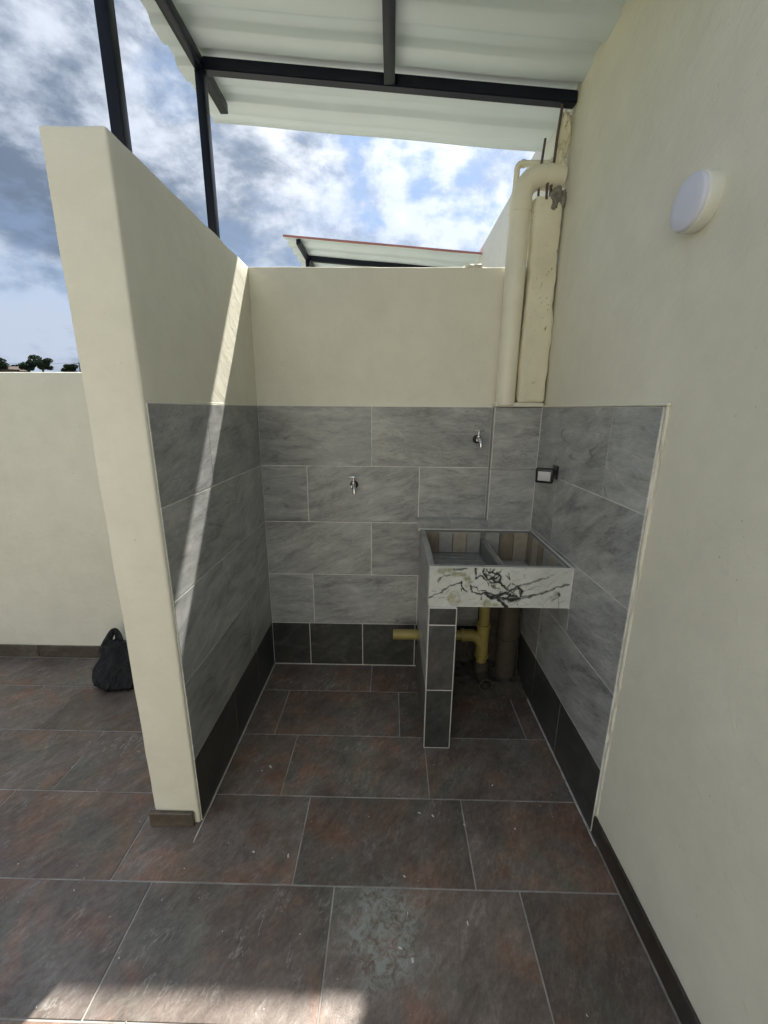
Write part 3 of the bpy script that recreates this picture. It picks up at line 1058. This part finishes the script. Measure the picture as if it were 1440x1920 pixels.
    vein(o([(365, 376), (385, 385), (440, 378), (470, 372)]), 6, a=0.8); vein(o([(860, 660), (905, 618)]), 3, (0.15, 0.15, 0.15), 0.6)
    vein(o([(1245, 556), (1250, 575)]), 9); vein(o([(1200, 610), (1240, 590), (1256, 640), (1260, 672)]), 3, (0.1, 0.1, 0.1), 0.7)
    vein(o([(940, 420), (955, 445)]), 3, (0.2, 0.2, 0.2), 0.6); vein(o([(920, 670), (990, 640)]), 2.5, (0.3, 0.3, 0.3), 0.6)
    for _ in range(46):       # hairline branches
        x_, y_ = rng.uniform(0, 1168), rng.uniform(0, 302)
        a_ = rng.normal(0.35, 0.5) * (1 if rng.rand() < 0.3 else -1)
        l_ = rng.uniform(20, 90)
        g_ = rng.uniform(0.12, 0.35)
        vein([(x_, y_), (x_ + l_ * math.cos(a_), y_ + l_ * math.sin(a_))], rng.uniform(1.0, 2.2), (g_, g_, g_), 0.55)
    for _ in range(30):
        x_, y_ = rng.normal(560, 90), rng.normal(120, 75)
        a_ = rng.uniform(0, 6.28); l_ = rng.uniform(12, 55)
        vein([(x_, y_), (x_ + l_ * math.cos(a_), y_ + l_ * math.sin(a_))], rng.uniform(1.5, 5.0), (0.04, 0.04, 0.035), 0.8)
    col = np.clip(col, 0.012, 0.8)
    x = SX0 + u / 1168 * (SX1 - SX0); z = SZ1 - v / 302 * (SZ1 - SZ0)
    n = nu * nv
    front = np.stack([x, np.full_like(x, SY0), z], -1).reshape(-1, 3)
    vs = [tuple(p) for p in front]
    fs = [(j * nu + i, (j + 1) * nu + i, (j + 1) * nu + i + 1, j * nu + i + 1) for j in range(nv - 1) for i in range(nu - 1)]
    b0 = len(vs)
    th = 0.010
    vs += [(SX0, SY0 + th, SZ1), (SX1, SY0 + th, SZ1), (SX1, SY0 + th, SZ0), (SX0, SY0 + th, SZ0)]
    tl, tr, bl, br = 0, nu - 1, (nv - 1) * nu, nv * nu - 1
    fs += [tuple(list(range(nu)) + [b0 + 1, b0]), tuple([b0 + 3, b0 + 2] + list(range(br, bl - 1, -1))),
           tuple([b0] + [b0 + 3] + [j * nu for j in range(nv - 1, -1, -1)]), tuple([j * nu + nu - 1 for j in range(nv)] + [b0 + 2, b0 + 1]),
           (b0, b0 + 1, b0 + 2, b0 + 3)]
    me = from_py('front_panel', vs, fs)
    at = me.color_attributes.new('marble', 'FLOAT_COLOR', 'POINT')
    full = np.concatenate([np.concatenate([col.reshape(-1, 3), np.ones((n, 1))], 1), np.tile([[0.55, 0.56, 0.53, 1]], (4, 1))])
    at.data.foreach_set('color', full.astype(np.float32).ravel())
    return link('front_panel', me, 'veined_marble')


with Under(sink):
    fp = marble_panel()
    fp['label'] = 'white marble front slab with black veins and olive clouds'
    # concrete trough behind the slab
    IX0, IX1, IY0, IY1 = 0.179, 0.700, 1.522, 1.968
    DX = 0.462
    bm = bmesh.new()

    def addbox(x0, x1, y0, y1, z0, z1):
        r_ = bmesh.ops.create_cube(bm, size=1.0)
        for v in r_['verts']:
            v.co = Vector((x0 if v.co.x < 0 else x1, y0 if v.co.y < 0 else y1, z0 if v.co.z < 0 else z1))
    addbox(SX0 + 0.009, SX1, 1.5022, 2.0660, SZ0 + 0.001, 0.702)         # bottom slab
    addbox(SX0 + 0.009, IX0 - 0.006, 1.5022, 2.066, 0.7021, SZ1 - 0.002)  # left wall
    addbox(IX1 + 0.006, SX1 + 0.003, 1.5022, 2.0100, 0.7021, SZ1 - 0.002)  # right wall
    addbox(IX0 - 0.0059, IX1 + 0.0059, 1.5022, IY0 - 0.006, 0.7021, SZ1 - 0.002)  # front wall
    addbox(IX0 - 0.0059, IX1 + 0.0059, IY1 + 0.006, 2.0100, 0.7021, SZ1 - 0.002)  # back wall
    addbox(DX, DX + 0.020, IY0 - 0.0059, IY1 + 0.0059, 0.7022, 0.815)      # divider
    trough = link('trough', from_bm('trough', bm), 'basin_floor')
    box('rim', SX0 - 0.004, IX0 - 0.002, 1.5025, 2.0115, SZ1 - 0.0018, SZ1 + 0.003, G, bevel=0.001)
    box('rim', IX0 - 0.0015, IX1 + 0.0015, 1.5025, IY0 - 0.002, SZ1 - 0.0018, SZ1 + 0.002, 'basin_grey', bevel=0.001)
    box('washboard', IX0 - 0.005, DX - 0.0005, IY0 - 0.005, IY1 + 0.005, 0.7022, 0.742, 'basin_floor')
    for k in range(9):       # ribs of the scrubbing board
        yy = 1.56 + k * 0.042
        tube('washboard_rib', [(IX0 + 0.012, yy, 0.742), (DX - 0.012, yy, 0.742)], 0.005, 'basin_floor', seg=8)
    # tile pieces lining the trough
    cyc = ['basin_brown', 'basin_grey', 'basin_beige', 'basin_grey', 'basin_brown', 'basin_beige']

    def lining(face, a0, a1, z0, z1, plane, n, k0):
        for i in range(n):
            u0 = a0 + (a1 - a0) * i / n; u1 = a0 + (a1 - a0) * (i + 1) / n
            mt = cyc[(i + k0) % 6]
            o_ = wall_tile('basin_tile', face, u0, u1, z0, z1, plane, mt, None, gap=0.003)
    lining('-y', IX0, DX - 0.002, 0.743, SZ1, IY1 - 0.0035, 4, 0)
    lining('-y', DX + 0.022, IX1, 0.7025, SZ1, IY1 - 0.0035, 3, 3)
    lining('+x', IY0, IY1 - 0.005, 0.743, SZ1, IX0 + 0.0035, 5, 0)
    lining('-x', IY0, IY1 - 0.005, 0.7025, SZ1, IX1 - 0.0035, 6, 1)
    lining('+x', IY0, IY1 - 0.005, 0.7025, 0.814, DX + 0.0295, 4, 4)
    for i, (u0, u1) in enumerate(((1.53, 1.66), (1.66, 1.80), (1.80, 1.955))):
        o_ = box('basin_tile', DX + 0.032, IX1 - 0.012, u0 + 0.0015, u1 - 0.0015, 0.7023, 0.7085, ['basin_grey', 'basin_beige', 'basin_grey'][i], bevel=0.0007)
    lathe('drain', [(0.0, 0.0), (0.026, 0.0), (0.030, 0.002), (0.028, 0.0045), (0.020, 0.004), (0.018, 0.001), (0.0, 0.001)][1:], 'white_fleck', None, (0.285, 1.70, 0.7425))
    # back ledge with its own strip of tile and white sealant
    box('ledge', SX0 - 0.012, XP + 0.0, 2.0122, 2.0655, SZ1 - 0.01, 0.893, 'grout')
    wall_tile('ledge_tile', '-y', SX0 - 0.014, 0.31, SZ1 + 0.001, 0.9035, 2.0045, G, None, gap=0.002)
    wall_tile('ledge_tile', '-y', 0.31, XP + 0.006, SZ1 + 0.001, 0.9035, 2.0045, G, None, gap=0.002)
    box('ledge_top', SX0 - 0.013, XP - 0.003, 2.0140, 2.0645, 0.8935, 0.9035, G, bevel=0.001)
    tube('sealant', [(SX0 - 0.008, 2.0035, SZ1 + 0.003), (0.45, 2.003, SZ1 + 0.003), (XR - 0.004, 2.003, SZ1 + 0.003)], 0.004, 'caulk', seg=8)
    tube('sealant', [(XR - 0.003, 2.003, SZ1 + 0.003), (XR - 0.003, 1.75, SZ1 + 0.002), (XR - 0.003, SY0 - 0.001, SZ1)], 0.004, 'caulk', seg=8)
    tube('sealant', [(XR - 0.0025, SY0, SZ1), (XR - 0.003, SY0 - 0.0005, 0.77), (XR - 0.003, SY0, SZ0)], 0.0035, 'caulk', seg=8)
    tube('sealant', [(SX0 - 0.001, SY0 + 0.004, SZ1 + 0.001), (0.45, SY0 + 0.004, SZ1 + 0.0012), (XR - 0.003, SY0 + 0.004, SZ1 + 0.001)], 0.0022, 'caulk', seg=8)
    # left cheek of sink
    for (u0, u1, z0, z1) in ((1.495, 1.80, SZ0 + 0.002, SZ1), (1.80, 2.003, SZ0 + 0.002, SZ1)):
        wall_tile('side_tile', '-x', u0, u1, z0, z1, SX0 - 0.003, G, None)

# narrow wall carrying the sink: a part of the sink with its own tiles
swr = box('support_wall', 0.1605, 0.2705, 1.4800, 2.0662, 0.0, SZ0 + 0.0005, 'grout')
under(sink, swr)


def sub(o, parent=swr):
    o.parent = parent
    o.matrix_parent_inverse = (Matrix.Translation(sink.location) @ sink.matrix_parent_inverse @ parent.matrix_parent_inverse @ Matrix.Translation(parent.location)).inverted()
    return o


subs = []
for (z0, z1, m_) in ((0.002, 0.298, 'dark_base_tile'), (0.298, 0.606, 'slate_leg_tile'), (0.606, SZ0 - 0.001, 'dark_base_tile')):
    subs.append(wall_tile('front_tile', '-y', 0.160, 0.2715, z0, z1, 1.478, m_, None, gap=0.0045))
for (u0, u1, z0, z1, m_) in ((1.486, 1.78, 0.002, 0.298, 'slate_strip_tile'), (1.78, 2.064, 0.002, 0.298, 'slate_strip_tile'),
                             (1.486, 2.064, 0.298, SZ0, G)):
    subs.append(wall_tile('side_tile', '-x', u0, u1, z0, z1, 0.1575, m_, None))
subs.append(tube('edge_grout', [(0.1605, 1.4815, 0.0), (0.160, 1.481, 0.34), (0.1605, 1.4815, SZ0 - 0.001)], 0.0020, 'caulk', seg=8))
subs.append(tube('edge_grout', [(0.272, 1.4835, 0.0), (0.2725, 1.483, 0.34), (0.272, 1.4835, SZ0 - 0.001)], 0.0024, 'caulk', seg=8))
for o_ in subs: sub(o_)

# ------------------------------------------------------------------ waste pipes below the sink
wp_ = thing('waste_pipe', 'yellow plastic waste pipe with side branch passing through the sink support', 'pipe', (0.505, 1.95, 0))
with Under(wp_):
    PY = 1.945
    tube('riser', [(0.506, PY, SZ0 - 0.001), (0.504, PY, 0.335)], 0.0275, 'yellow_pipe', seg=24)
    tube('tee', [(0.504, PY, 0.345), (0.5035, PY, 0.16)], 0.0325, 'yellow_pipe', seg=24)
    tube('tee_branch', bend((0.395, PY, 0.282), (0.47, PY, 0.282), (0.503, PY, 0.235), 0.03, 6), 0.0315, 'yellow_pipe', seg=24)
    tube('branch_pipe', [(0.40, PY, 0.282), (0.2, PY, 0.281), (0.022, PY, 0.280)], 0.0265, 'yellow_pipe', seg=24)
    tube('stub_collar', [(0.1455, PY, 0.2805), (0.1385, PY, 0.2805)], 0.030, 'yellow_pipe', seg=24)
    tube('socket', [(0.504, PY, 0.335), (0.504, PY, 0.352)], 0.0365, 'yellow_pipe', seg=24)
    tube('socket', [(0.5035, PY, 0.155), (0.5035, PY, 0.172)], 0.0365, 'yellow_pipe', seg=24)
    tube('socket', [(0.388, PY, 0.282), (0.404, PY, 0.282)], 0.0355, 'yellow_pipe', seg=24)
    tube('lower_pipe', [(0.5035, PY, 0.17), (0.5035, PY, 0.095)], 0.0285, 'yellow_pipe', seg=24)
    # dirty outlet bend with open mouth
    vs, fs = [], []
    path = bend((0.5035, PY, 0.13), (0.507, PY, 0.052), (0.514, 1.845, 0.048), 0.05, 8)
    vo, fo = sweep(path, 0.036, 24, False)
    vi, fi = sweep(path, 0.031, 24, False)
    nn = len(path)
    vs = vo + vi
    fs = fo + [tuple(len(vo) + i for i in reversed(f)) for f in fi]
    e0 = (nn - 1) * 24
    fs += [(e0 + k, e0 + (k + 1) % 24, len(vo) + e0 + (k + 1) % 24, len(vo) + e0 + k) for k in range(24)]
    link('outlet_bend', from_py('outlet_bend', vs, fs, True, 45), 'dirty_pipe')
gp = thing('soil_pipe', 'thick mortar-stained vertical pipe standing beside the yellow waste pipe', 'pipe', (0.652, 2.0, 0))
with Under(gp):
    tube('pipe', [(0.650, 1.985, 0.0), (0.650, 1.985, 0.35), (0.650, 1.985, SZ0 - 0.001)], 0.056, 'dirty_pipe', seg=28)
    tube('collar', [(0.650, 1.985, 0.20), (0.650, 1.985, 0.255)], 0.060, 'dirty_pipe', seg=28)
rc = thing('mortar_patch', 'rough unfinished mortar behind and below the pipes under the sink', 'mortar', (0.5, 1.95, 0))
with Under(rc):
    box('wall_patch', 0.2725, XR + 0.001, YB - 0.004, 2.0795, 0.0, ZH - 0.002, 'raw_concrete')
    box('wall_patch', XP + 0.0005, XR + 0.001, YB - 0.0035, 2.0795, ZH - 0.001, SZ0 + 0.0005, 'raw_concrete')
    nx, ny = 44, 30
    vs = []
    for j in range(ny + 1):
        for i in range(nx + 1):
            x = 0.271 + (0.724 - 0.271) * i / nx; y = 1.800 + (YB - 0.003 - 1.800) * j / ny
            t = j / ny
            e = 1.800 + 0.03 * (noise.noise(Vector((x * 14, 1, 2))) + 0.3)
            h = max(0.0, min(1.0, (y - e) / 0.09))
            z = -0.001 + h * (0.020 + 0.026 * t) + 0.012 * h * noise.noise(Vector((x * 22, y * 22, 0))) + 0.006 * h * noise.noise(Vector((x * 70, y * 70, 4)))
            vs.append((x, y, z))
    fs = [(j * (nx + 1) + i, j * (nx + 1) + i + 1, (j + 1) * (nx + 1) + i + 1, (j + 1) * (nx + 1) + i) for j in range(ny) for i in range(nx)]
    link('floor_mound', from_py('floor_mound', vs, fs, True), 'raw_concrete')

# ------------------------------------------------------------------ taps
def make_tap(label, loc):
    t = thing('tap', label, 'tap', loc, 'wall taps of the washing niche')
    lathe('flange', [(0.021, 0.0), (0.021, 0.004), (0.015, 0.008), (0.012, 0.009)], 'black_rubber', t, (0, 0, 0), rot=(R(90), 0, 0), seg=24)
    for nm, pts, rad in (('body', [(0, -0.004, 0), (0, -0.030, 0), (0, -0.050, 0)], [0.0095, 0.0105, 0.0125]),
                         ('spout', [(0, -0.050, 0.004), (0.003, -0.066, -0.002), (0.006, -0.074, -0.016), (0.007, -0.075, -0.034)], [0.011, 0.0105, 0.009, 0.0085]),
                         ('spindle', [(0, -0.045, 0.002), (0, -0.044, 0.018), (0, -0.044, 0.022), (0, -0.044, 0.043)], [0.0115, 0.010, 0.005, 0.0042])):
        tube(nm, pts, rad, 'chrome', t, seg=16)
    tube('handle', [(-0.026, -0.047, 0.044), (-0.012, -0.044, 0.045), (0, -0.044, 0.0455), (0.012, -0.044, 0.045), (0.026, -0.041, 0.044)], [0.0038, 0.0036, 0.0062, 0.0036, 0.0038], 'chrome', t, seg=12)
    return t


make_tap('small chrome tap high on the grey tiles beside the corner pier, above the sink', (0.430, YB - 0.0005, 1.313))
make_tap('small chrome tap lower on the grey tiles, midway along the back wall', (-0.190, YB - 0.0005, 1.075))

# ------------------------------------------------------------------ round lamp and small floodlight
lamp = thing('round_wall_lamp', 'round unlit lamp with bluish white diffuser on the cream house wall', 'lamp', (0.7345, 1.122, 1.936))
lamp.rotation_euler = (0, R(-90), 0)
lathe('rim', [(0.059, -0.001), (0.061, 0.003), (0.061, 0.028), (0.0588, 0.031)], 'lamp_rim', lamp, (0, 0, 0), seg=56)
lathe('diffuser', [(0.0580, 0.0305), (0.0580, 0.037), (0.0560, 0.0410), (0.051, 0.0435), (0.035, 0.0450), (0.015, 0.0453)], 'lamp_diffuser', lamp, (0, 0, 0), seg=56)
box('clip', 0.056, 0.067, -0.006, 0.006, -0.001, 0.009, 'lamp_rim', lamp, bevel=0.001)

fl = thing('floodlight', 'small black floodlight with pale glass front on the grey side tiles above the sink', 'floodlight', (0.7235, 1.772, 1.174))
box('mounting_plate', -0.006, 0.002, -0.026, 0.026, -0.010, 0.048, 'black_plastic', fl, bevel=0.002)
box('bracket', -0.040, -0.0065, 0.010, 0.016, 0.012, 0.028, 'black_plastic', fl, bevel=0.0015)
box('bracket', -0.040, -0.0065, -0.020, -0.014, 0.012, 0.028, 'black_plastic', fl, bevel=0.0015)
hs = link('housing', box_mesh('housing', 0.074, 0.024, 0.066, 0.006, 3), 'black_plastic', fl, (-0.052, -0.012, 0.006), (R(9), 0, R(-28)))
link('glass', box_mesh('glass', 0.052, 0.003, 0.042, 0.002, 2), 'pale_lens', hs, (0, -0.0125, 0.0))
for k in range(4):
    link('cooling_fin', box_mesh('cooling_fin', 0.003, 0.010, 0.05, 0.0006), 'black_plastic', hs, (-0.024 + 0.016 * k, 0.0165, 0))

# ------------------------------------------------------------------ black plastic bag
def make_bag():
    bag = thing('plastic_bag', 'crumpled black plastic carrier bag leaning against the cream parapet', 'bag', (-1.445, 1.880, 0))
    nh, na = 56, 96
    vs, fs = [], []
    for i in range(nh + 1):
        t = i / nh
        z = 0.195 * t
        # half widths of the slumped sack at this height
        rx = 0.140 * (1 - 0.10 * t - 0.05 * t ** 3 + 0.06 * math.sin(t * 5.0)) * (0.80 + 0.20 * min(1, t / 0.10))
        ry = 0.100 * (1 - 0.25 * t - 0.40 * t ** 2) * (0.80 + 0.20 * min(1, t / 0.10))
        if t > 0.93:
            k = (t - 0.93) / 0.07
            rx *= (1 - 0.35 * k); ry *= (1 - 0.6 * k)
        lean = 0.075 * t ** 1.2
        for j in range(na):
            a = 2 * math.pi * j / na
            d = Vector((math.cos(a), math.sin(a), 0))
            fold = math.sin(a * 7 + 2.2 * t + 1.6 * noise.noise(Vector((d.x * 2, d.y * 2, t * 3))))
            w_ = 1 + 0.10 * fold * (0.45 + t) + 0.15 * noise.noise(Vector((d.x * 1.6, d.y * 1.6, t * 2.2))) + 0.07 * noise.noise(Vector((d.x * 5, d.y * 5, t * 6)))
            crease = abs(noise.noise(Vector((d.x * 3.2, d.y * 3.2, t * 4.5 + 9)))) * -0.10
            vs.append((d.x * rx * (w_ + crease) - 0.020 * t, d.y * ry * (w_ + crease) + lean, z + 0.010 * t * math.sin(3 * a + 1) + 0.004))
    for i in range(nh):
        for j in range(na):
            j2 = (j + 1) % na
            fs.append((i * na + j, i * na + j2, (i + 1) * na + j2, (i + 1) * na + j))
    fs.append(tuple(range(na))[::-1])
    fs.append(tuple(nh * na + j for j in range(na)))
    link('sack', from_py('sack', vs, fs, True), 'black_bag_film', bag)

    def handle(name, c0, top, c1, w0):
        """flattened loop of film"""
        pts = []
        n = 22
        for i in range(n + 1):
            t = i / n
            p = Vector(c0) * (1 - t) ** 2 + Vector(top) * 2 * t * (1 - t) + Vector(c1) * t ** 2
            pts.append(p)
        vs, fs = [], []
        seg = 10
        for i, p in enumerate(pts):
            tg = (pts[min(i + 1, n)] - pts[max(i - 1, 0)]).normalized()
            nr = Vector((0, 1, 0))
            side = tg.cross(nr).normalized()
            t = i / n
            wd = w0 * (1.25 - 0.75 * math.sin(math.pi * t)) * (1 + 0.15 * noise.noise(p * 40))
            for k in range(seg):
                a = 2 * math.pi * k / seg
                vs.append(p + side * math.cos(a) * wd + nr * math.sin(a) * (0.011 + 0.003 * noise.noise(p * 60)))
        for i in range(n):
            for k in range(seg):
                k2 = (k + 1) % seg
                fs.append((i * seg + k, i * seg + k2, (i + 1) * seg + k2, (i + 1) * seg + k))
        fs.append(tuple(range(seg))[::-1]); fs.append(tuple(n * seg + k for k in range(seg)))
        link(name, from_py(name, vs, fs, True), 'black_bag_film', bag)
    handle('handle', (-0.128, 0.060, 0.140), (-0.100, 0.165, 0.345), (-0.045, 0.075, 0.145), 0.029)
    handle('handle', (0.020, 0.065, 0.165), (0.07, 0.10, 0.250), (0.100, 0.065, 0.165), 0.020)
    return bag


make_bag()

# ------------------------------------------------------------------ crumbs of mortar and paint on the floor
def make_crumbs():
    rnd = random.Random(12)
    bm = bmesh.new()
    spots = [(0.058, 0.968, 0.0035), (0.065, 0.87, 0.0032), (0.24, 0.85, 0.0038), (0.04, 0.79, 0.0036), (0.075, 0.765, 0.006), (-0.52, 1.345, 0.003), (-0.49, 1.365, 0.0065),
             (0.42, 1.30, 0.004), (0.28, 1.14, 0.004), (0.46, 1.13, 0.004), (0.12, 1.18, 0.004), (0.17, 1.17, 0.005), (-0.33, 1.02, 0.005), (-0.45, 1.03, 0.004)]
    for _ in range(95):
        spots.append((rnd.uniform(-1.4, 0.70), rnd.uniform(0.6, 1.8), rnd.uniform(0.0009, 0.0021)))
    for (x, y, s) in spots:
        if -0.86 < x < -0.66 and y > 1.08: continue
        if 0.13 < x < 0.29 and y > 1.45: continue
        g = bmesh.ops.create_icosphere(bm, subdivisions=1, radius=1.0)
        a = rnd.uniform(0, 6.28); el = rnd.uniform(0.8, 2.0)
        for v in g['verts']:
            q = v.co * (1 + rnd.uniform(-0.3, 0.3))
            px, py = q.x * s * el, q.y * s * 0.7
            v.co = Vector((x + px * math.cos(a) - py * math.sin(a), y + px * math.sin(a) + py * math.cos(a), 0.0008 + q.z * min(s * 0.35, 0.0015)))
    o = link('mortar_crumbs', from_bm('mortar_crumbs', bm), 'white_fleck')
    o['kind'] = 'stuff'
    o['label'] = 'scattered white crumbs of mortar and paint on the dark floor tiles'
    o['category'] = 'crumbs'


make_crumbs()

# white grout smear along the foot of the niche walls
def smear(label, x0, y0, x1, y1):
    rnd = random.Random(3)
    n = 60
    vs, fs = [], []
    for i in range(n + 1):
        t = i / n
        wv = 0.0016 + 0.0034 * abs(noise.noise(Vector((t * 17, x0 * 9, 1)))) + 0.0015 * rnd.random()
        x, y = x0 + (x1 - x0) * t, y0 + (y1 - y0) * t
        vs += [(x - wv, y, 0.0012), (x + wv, y, 0.0012), (x, y, 0.0026)]
    for i in range(n):
        a, b = i * 3, (i + 1) * 3
        fs += [(a, a + 2, b + 2, b), (a + 2, a + 1, b + 1, b + 2), (a + 1, a, b, b + 1)]
    o = link('grout_line', from_py('grout_line', vs, fs, True), 'caulk', slab)
    o.matrix_parent_inverse = slab.matrix_basis.inverted()


smear('', XL + 0.003, 1.055, XL + 0.003, YB - 0.002)
smear('', XR - 0.003, 1.075, XR - 0.003, 1.80)

# ------------------------------------------------------------------ far hillside: trees, houses, pole
def make_tree(label, x, y, h, rx, rz, seed, leaves, mat='dark_leaves', trunk_frac=0.4, lobes=6):
    rnd = random.Random(seed)
    z0 = hill_height(x, y) - 0.2
    t = thing('tree', label, 'tree', (x, y, z0), 'trees on the far hillside')
    bm = bmesh.new()

    def limb(p0, p1, r0, r1):
        vs, fs = sweep([p0, (Vector(p0) + Vector(p1)) / 2 + Vector((rnd.uniform(-.2, .2), rnd.uniform(-.2, .2), 0)), p1], [r0, (r0 + r1) / 2, r1], 7)
        bv = [bm.verts.new(v) for v in vs]
        for f in fs: bm.faces.new([bv[i] for i in f])
    hc = h - rz
    limb((0, 0, 0), (0, 0, hc), 0.28, 0.16)
    cen = []
    for k in range(lobes):
        a = rnd.uniform(0, 6.28)
        c = Vector((math.cos(a) * rx * rnd.uniform(0.25, 0.75), math.sin(a) * rx * rnd.uniform(0.25, 0.75), hc + rnd.uniform(-0.45, 0.75) * rz))
        cen.append((c, rnd.uniform(0.38, 0.6)))
        limb((0, 0, hc * 0.75), tuple(c), 0.13, 0.04)
    cen.append((Vector((0, 0, hc)), 0.6))
    link('trunk', from_bm('trunk', bm, True), 'bark', t)
    vs, fs = [], []
    for _ in range(leaves):
        c, s = rnd.choice(cen)
        d = Vector((rnd.gauss(0, 1), rnd.gauss(0, 1), rnd.gauss(0, 1))).normalized() * (rnd.random() ** 0.45)
        p = c + Vector((d.x * rx * s, d.y * rx * s, d.z * rz * s * 0.8))
        n_ = Vector((rnd.gauss(0, 1), rnd.gauss(0, 1), rnd.gauss(0.4, 1))).normalized()
        u_ = n_.orthogonal().normalized(); v_ = n_.cross(u_)
        sz = rnd.uniform(0.12, 0.26)
        b = len(vs)
        vs += [p + u_ * sz, p + v_ * sz * 0.6, p - u_ * sz, p - v_ * sz * 0.6]
        fs.append((b, b + 1, b + 2, b + 3))
    link('crown', from_py('crown', vs, fs), mat, t)
    return t


def far_xy(px, dist_y):
    """direction of a photo column on the horizon at a given depth"""
    dx = (px - 720) / FPX
    d = F + R2 * dx + U2 * ((960 - 690) / FPX)
    k = dist_y / d.y
    return d.x * k, dist_y


x, y = far_xy(80, 95); make_tree('broad dark tree, tallest on the far hillside, beside a clump of low trees', x, y, 5.6, 2.2, 1.6, 1, 5200, lobes=9)
x, y = far_xy(52, 93); make_tree('low dark tree between the far houses and the tallest tree', x, y, 4.2, 1.7, 1.2, 2, 2600)
x, y = far_xy(30, 99); make_tree('narrow dark tree behind the far houses', x, y, 4.3, 1.0, 0.9, 3, 1400)
x, y = far_xy(130, 95); make_tree('rounded olive green tree standing alone near the utility pole', x, y, 4.5, 1.7, 1.35, 5, 3600, 'olive_leaves', lobes=7)
x, y = far_xy(-4, 92); make_tree('dark tree at the end of the row of far houses', x, y, 5.2, 1.9, 1.6, 6, 3000)
x, y = far_xy(160, 97); make_tree('small bush-like tree just beyond the utility pole', x, y, 3.4, 0.9, 0.7, 8, 900)


def make_house(label, px, dy, w_, d_, hwall, hroof, rz):
    x, y = far_xy(px, dy)
    z0 = hill_height(x, y) - 0.3
    t = thing('house', label, 'house', (x, y, z0), 'houses on the far hillside')
    t.rotation_euler = (0, 0, rz)
    box('wall', -w_ / 2, w_ / 2, -d_ / 2, d_ / 2, 0, hwall, 'house_wall_far', t)
    o = 0.35
    vs = [(-w_ / 2 - o, -d_ / 2 - o, hwall), (w_ / 2 + o, -d_ / 2 - o, hwall), (w_ / 2 + o, d_ / 2 + o, hwall), (-w_ / 2 - o, d_ / 2 + o, hwall),
          (-w_ / 2 - o, 0, hwall + hroof), (w_ / 2 + o, 0, hwall + hroof)]
    link('roof', from_py('roof', vs, [(0, 1, 5, 4), (2, 3, 4, 5), (0, 4, 3), (1, 2, 5), (0, 3, 2, 1)]), 'roof_tile_far', t, (0, 0, 0.003))
    for wx in (-w_ * 0.3, w_ * 0.28):
        box('window', wx - 0.45, wx + 0.45, -d_ / 2 - 0.04, -d_ / 2 + 0.05, 1.0, 2.1, 'window_far', t)
    box('door', -0.45, 0.45, -d_ / 2 - 0.05, -d_ / 2 + 0.05, 0.3, 2.3, 'door_far', t)


make_house('small far house with brown gabled roof beside the dark clump of trees', 33, 97, 3.4, 4.5, 2.55, 0.75, 0.75)
make_house('wider far house with long brown roof at the end of the hillside row', 9, 95, 4.6, 5.0, 2.75, 0.85, 0.62)


def make_pole():
    x, y = far_xy(149.5, 97)
    z0 = hill_height(x, y) - 0.3
    t = thing('utility_pole', 'thin grey utility pole with crossarm on the far hillside', 'pole', (x, y, z0))
    tube('pole', [(0, 0, 0), (0, 0, 5.2)], [0.16, 0.11], 'weathered_pole', t, seg=10)
    d = Vector((0.8, 0.6, 0))
    tube('crossarm', [tuple(d * -0.9 + Vector((0, 0, 4.95))), tuple(d * 1.5 + Vector((0, 0, 4.95)))], 0.07, 'weathered_pole', t, seg=8)
    wr = thing('overhead_wire', 'thin dark wire running from the far utility pole over the trees', 'wire', (x, y, z0 + 5.0))
    for s, yy in ((-1, 0.0),):
        pts = []
        for i in range(25):
            q = i / 24
            pts.append(tuple(Vector((-22, 3, 0.3)) * q + d * -0.8 + Vector((0, 0, 0.04 - 1.6 * q * (1 - q) * 0.8))))
        tube('cable', pts, 0.022, 'wire', wr, seg=6)


make_pole()
